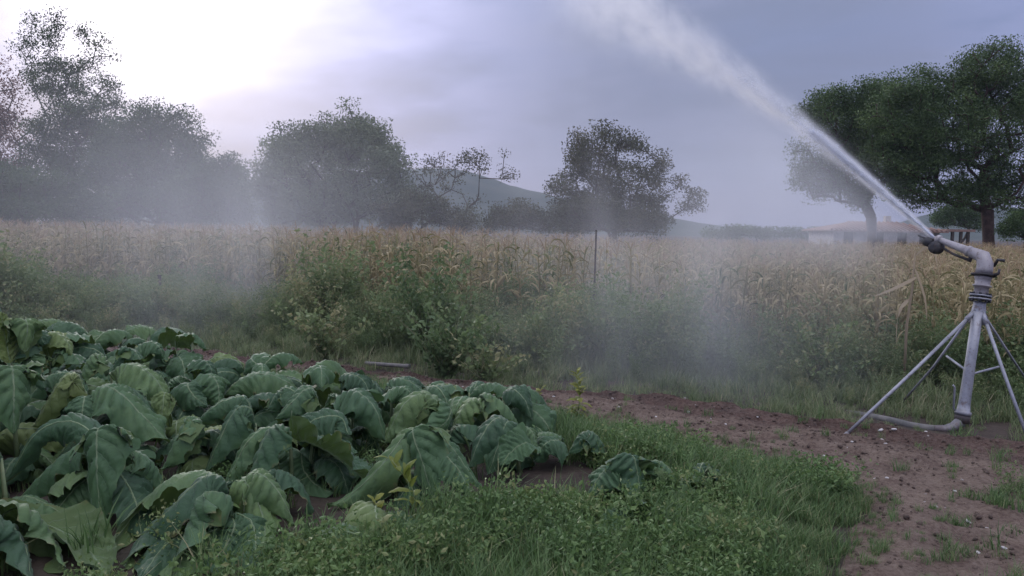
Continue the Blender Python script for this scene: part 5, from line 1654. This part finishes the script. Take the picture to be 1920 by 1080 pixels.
LABELS = {
 'A': 'tobacco plant whose big dark leaf hangs straight down with a pale midrib, lower left',
 'B': 'tobacco plant cut off by the bottom left corner, leaf arching with a yellow green rib',
 'C': 'tobacco plant drooping far to the left in long folded leaves at the bottom edge',
 'D': 'tobacco plant with a rounded ribbed leaf spilling rightward beside the creeping weeds',
 'E': 'tobacco plant with a smooth blue green leaf hanging above the ribbed one',
 'F': 'tobacco plant with narrow bluish crumpled leaves trailing to the left, mid crop',
 'G': 'tobacco plant with a wide bluish leaf and a narrow upright hanging blade',
 'H': 'tobacco plant with a broad flat leaf sloping down rightward, left part of the crop',
 'I': 'tobacco plant at the left edge with a wide grey green leaf hanging flat',
 'J': 'tobacco plant with twisted leaves trailing leftward next to the wide grey leaf',
 'K': 'light green tobacco plant with broad overlapping leaves, upper left of the crop',
 'L': 'tobacco plant with an arching hooded leaf at the top left of the crop',
 'M': 'tallest tobacco plant at the left edge with an upright yellow green leaf',
 'N': 'lone pale tobacco plant standing highest against the misty verge',
 'O': 'tobacco plant with curled over leaves at the back of the crop, near the path',
 'P': 'tobacco plant with a shiny bluish humped leaf in the middle of the crop',
 'Q': 'tobacco plant with a bright green leaf turned underside up',
 'R': 'tobacco plant with one very broad rounded leaf facing the path',
 'S': 'low rounded tobacco plant at the rear edge, behind the very broad leaf',
 'T': 'tobacco plant with a humped leaf at the rear edge near the bare path',
 'U': 'tobacco plant with an arched leaf showing its dark underside like a tunnel',
 'V': 'tobacco plant with long leaves fanning both ways behind the yellow weed',
 'W': 'rounded tobacco plant at the right rear end of the crop by the path',
 'X': 'tobacco plant with a small pale leaf turned over at its right foot',
 'Y': 'small low tobacco plant just right of the pale turned leaf',
 'Z': 'stray tobacco plant out in the grass with a smooth vertical leaf',
 'AA': 'wilted bluish tobacco plant lowest and nearest in the grass on the right',
 'AB': 'smallest tobacco plant, outermost in the grass towards the path',
 'AC': 'little tobacco plant almost buried in grass and weeds',
}
def above(px, py, Y):
    p = at(px, py, Y)
    if p.z < 0.03:                       # slide toward the camera until it lies on the soil
        p = gnd(px, py, 0.03)
    return p

plants = {}
hero_paths = []
for key in LABELS:
    hs = [h for h in HERO if h[0] == key]
    root_ = np.mean([np.array(at(*h[1][0])) for h in hs], axis=0)
    base = Vector((root_[0], root_[1] + 0.02, 0))
    o = empty('tobacco_plant', base, LABELS[key], 'tobacco plant', 'tobacco plants of the crop')
    off = np.array(base)
    g = Geo()
    h_ = max(root_[2], 0.06)
    r_ = random.Random(key)
    g.tube([(0, 0, 0), (r_.uniform(-.02, .02), r_.uniform(-.02, .02), h_ * 0.5), (root_[0] - base.x, root_[1] - base.y, h_)], [0.016, 0.014, 0.008], 8)
    g.build('stalk', M['stem'], o)
    plants[key] = o
    for n_, (k_, pts, wd, fold, roll) in enumerate(hs):
        C = lift(np.array([np.array(above(*p)) for p in pts])) - off
        gl2, gm2, Pth = leaf_geo(C, wd * 1.28, (sum(map(ord, key)) * 31 + n_ * 7) % 100000, fold * 1.05, 0.075, roll=roll)
        gl2.v = [np.c_[v[:, :2], np.maximum(v[:, 2], 0.004)] for v in gl2.v]
        lf = gl2.build('leaf', M['tobacco'], o)
        gm2.build('midrib', M['midrib'], lf)
        px_, py_, d_ = project(Pth + off)
        hero_paths.append((px_, py_, d_, wd))

# generic drooping leaves for the rest of the crop (copied with their midribs)
lib = []
for i in range(22):
    r = np.random.default_rng(500 + i)
    L = r.uniform(0.46, 0.70); th = r.uniform(0.45, 1.2); droop = r.uniform(2.0, 3.1)
    p = np.zeros(3); pts = [p.copy()]
    yaw = 0.0
    for k in range(6):
        p = p + np.array([math.cos(th) * math.cos(yaw), math.cos(th) * math.sin(yaw), math.sin(th)]) * L / 6
        pts.append(p.copy()); th = max(th - droop / 6 * (1.25 - 0.08 * k), -1.45); yaw += r.normal(0, 0.12)
    gl2, gm2, _ = leaf_geo(pts, L * r.uniform(0.46, 0.60), 900 + i, r.uniform(0.5, 0.95), 0.085, roll=r.normal(0, 0.35), nu=13, nv=44)
    lib.append((gl2.mesh('leaf', M['tobacco']), gm2.mesh('midrib', M['midrib']), np.array(pts)))
young = []
gs = Geo(); gs.tube([(0, 0, 0), (0.01, 0.01, 0.25), (0, 0, 0.5)], [0.017, 0.014, 0.008], 8)
stalk_me = gs.mesh('stalk', M['stem'])
spots = []
hero_xy = np.array([[o.location.x, o.location.y] for o in plants.values()])
for row in range(-5, 14):
    for k in range(40):
        p = np.array([0.2, 4.6]) + PER * row * 0.55 + ROW * (k * 0.42 - 3.0) + rng.normal(0, 0.07, 2)
        if not inside(TOB, [p])[0] or p[1] < 3.3 or abs(p[0]) > 0.66 * p[1] + 0.4:
            continue
        if np.min(np.linalg.norm(hero_xy - p, axis=1)) < 0.22:
            continue
        spots.append(p)
def covers(W3, slack=0.02, wf=0.62):
    qx, qy, qd = project(W3)
    for hx_, hy_, hd_, hw0 in hero_paths:
        dd = np.hypot(qx[:, None] - hx_[None], qy[:, None] - hy_[None])
        lim = (hw0 * 0.5 + 0.08) * FPX / hd_[None]
        if np.any((dd < lim * wf) & (qd[:, None] < hd_[None] + slack)):
            return True
    return False

def place(j, p, z, a, s):
    Rz = np.array([[math.cos(a), -math.sin(a), 0], [math.sin(a), math.cos(a), 0], [0, 0, 1]])
    return (lib[j][2] * s) @ Rz.T + np.array([p[0], p[1], z])

# the low leaves of the front plants, sprawling outward under the big ones
for key, o in plants.items():
    got = 0
    for tr in range(70):
        a = rng.uniform(0, 6.28); z = rng.uniform(0.02, 0.34); j = int(rng.integers(len(lib))); s = rng.uniform(0.7, 1.15)
        if key in ('Z', 'AA', 'AB', 'AC'): z *= 0.4; s *= 0.7
        W3 = place(j, o.location, z, a, s)
        if W3[:, 2].min() < -0.25 or covers(W3, 0.0, 0.6):
            continue
        lf = link('leaf', lib[j][0], o)
        lf.location = (0, 0, z); lf.rotation_euler = (rng.normal(0, .1), rng.normal(0, .1), a); lf.scale = (s, s, s)
        link('midrib', lib[j][1], lf)
        got += 1
        if got >= 8: break

NICK = {'A': 'the straight hanging dark leaf', 'B': 'the bottom left corner plant', 'C': 'the long leftward trailing leaves', 'D': 'the rounded ribbed leaf',
        'E': 'the smooth blue green leaf', 'F': 'the crumpled bluish leaves', 'G': 'the narrow upright blade', 'H': 'the broad sloping leaf', 'I': 'the flat grey green leaf',
        'J': 'the twisted leftward leaves', 'K': 'the light green overlapping leaves', 'L': 'the hooded arching leaf', 'M': 'the upright yellow green leaf', 'N': 'the lone pale plant',
        'O': 'the curled over leaves', 'P': 'the shiny humped leaf', 'Q': 'the upturned bright green leaf', 'R': 'the very broad rounded leaf', 'S': 'the low rounded rear plant',
        'T': 'the humped rear leaf', 'U': 'the tunnel arched leaf', 'V': 'the long fanning leaves', 'W': 'the rounded right end plant', 'X': 'the pale turned over leaf', 'Y': 'the small low end plant'}
used_labels = set()
def where_label(p):
    ds = sorted(((plants[k].location.xy - Vector(p)).length, k) for k in NICK)
    for dist, k in ds[:4]:
        d_ = Vector(p) - plants[k].location.xy
        way = ('right of ' if d_.x > 0 else 'left of ') if abs(d_.x) > abs(d_.y) else ('behind ' if d_.y > 0 else 'in front of ')
        lb = 'drooping tobacco plant ' + ('close ' if dist < 0.45 and 'f ' not in way[-4:] else '') + way + NICK[k]
        if lb not in used_labels:
            used_labels.add(lb)
            return lb
    for far_ in ('', 'hindmost '):
        for i_, j_ in ((0, 1), (0, 2), (1, 2), (0, 3), (1, 3), (2, 3)):
            lb = far_ + 'drooping plant between ' + NICK[ds[i_][1]] + ' and ' + NICK[ds[j_][1]]
            if lb not in used_labels and len(lb.split()) <= 16:
                used_labels.add(lb)
                return lb
    return 'drooping tobacco plant in the dense rear rows of the crop'

n_fill = 0
for p in spots:
    d = p[1]
    lf_ = np.clip((-p[0] - 1.0) / 4.0, 0, 1)
    hgt = (0.33 + 0.38 * lf_) * rng.uniform(0.85, 1.15) * (0.75 if p[0] > 0.25 else 1.0)
    # stay below the line of the crop seen against the path
    chosen = []
    a = rng.uniform(0, 6.28)
    for i in range(9):
        a += 2.4 + rng.normal(0, 0.25)
        z = hgt * (0.12 + 0.83 * i / 8)
        j = int(rng.integers(len(lib)))
        s = rng.uniform(1.0, 1.45) * (1.0 if i < 7 else 0.85)
        bad = covers(place(j, p, z, a, s), 0.02, 0.62 if d > 4.5 else 0.3)
        if not bad:
            chosen.append((j, a, z, s))
    if len(chosen) < (1 if d < 5 else 2):
        continue
    front = d < 6.3
    o = empty('tobacco_plant', (p[0], p[1], 0), where_label(p),
              'tobacco plant', 'tobacco plants of the crop')
    st_ = link('stalk', stalk_me, o); st_.scale = (1, 1, max(c[2] for c in chosen) / 0.5)
    for j, a, z, s in chosen:
        lf = link('leaf', lib[j][0], o)
        lf.location = (0, 0, z); lf.rotation_euler = (rng.normal(0, .1), rng.normal(0, .1), a); lf.scale = (s, s, s)
        link('midrib', lib[j][1], lf)
    n_fill += 1
print('tobacco fillers', n_fill, len(spots))

# ------------------------------------------------------------------ single weeds that stand out
M['weed_stem'] = simple('weed_stem', (0.15, 0.20, 0.08), (0.24, 0.28, 0.12), 0.6)
weed_leafs = []
for i in range(4):
    g2, gm2, _ = leaf_geo([(0, 0, 0), (0.3, 0, 0.12), (0.65, 0, 0.12), (1.0, 0, -0.05)], [0.42, 0.5, 0.6, 0.36][i], 1500 + i, 0.25, 0.05, nu=7, nv=10)
    weed_leafs.append((g2.mesh('leaf', M['yellow_weed']), g2.mesh('leaf', M['weed_leaf'])))
def weed(px, py, h, n, ls, label, yellow=True, spread=1.0, seed=1, kind=0, top=None):
    r = np.random.default_rng(seed)
    b = gnd(px, py)
    o = empty('weed', b, label, 'weed')
    q = [np.array([0, 0, 0.0]), np.array([r.normal(0, .02), r.normal(0, .02), h * .5]), np.array([r.normal(0, .04), r.normal(0, .04), h])]
    C = spline(q, 8)
    g = Geo(); g.tube(C, np.linspace(0.006, 0.002, 8), 6); g.build('stem', M['weed_stem'], o)
    a = r.uniform(0, 6)
    for i in range(n):
        t_ = 0.15 + 0.85 * i / max(1, n - 1)
        a += 2.2 + r.normal(0, 0.4)
        p = np.array([np.interp(t_, np.linspace(0, 1, 8), C[:, c]) for c in range(3)])
        lf = link('leaf', weed_leafs[(kind + i) % 4 if kind < 0 else kind][0 if yellow else 1], o)
        lf.location = p
        s = ls * r.uniform(0.7, 1.15) * (1 - 0.45 * t_) * spread
        lf.scale = (s, s, s)
        lf.rotation_euler = (r.normal(0, .3), r.uniform(-0.75, 0.35) + (0.3 if t_ < .5 else -.3), a)
    return o
weed(1076, 800, 0.48, 34, 0.15, 'tall yellow green weed standing between the crop and the path', True, seed=3, kind=0)
weed(1000, 800, 0.33, 24, 0.13, 'shorter yellow green weed left of the tall yellow one, by the path', True, seed=4, kind=0)
weed(768, 1000, 0.42, 16, 0.17, 'pale yellow weed with pointed leaves in front of the fanned tobacco plant', True, seed=6, kind=3)
weed(722, 1010, 0.22, 8, 0.16, 'low yellowing weed hanging its pointed leaves at the foot of the taller yellow weed', True, seed=8, kind=1)
weed(432, 1010, 0.24, 8, 0.17, 'green weed with broad leaves among the creeping weeds at the crop edge', False, seed=9, kind=2)
weed(725, 1060, 0.22, 8, 0.17, 'large leaved green weed at the bottom edge of the frame', False, seed=10, kind=2)
weed(478, 790, 0.42, 9, 0.14, 'yellow young weed poking up through the middle of the crop', True, seed=12, kind=1)
weed(1160, 840, 0.24, 5, 0.05, 'thin dry weed stalk standing alone by the path', True, seed=13, kind=0)
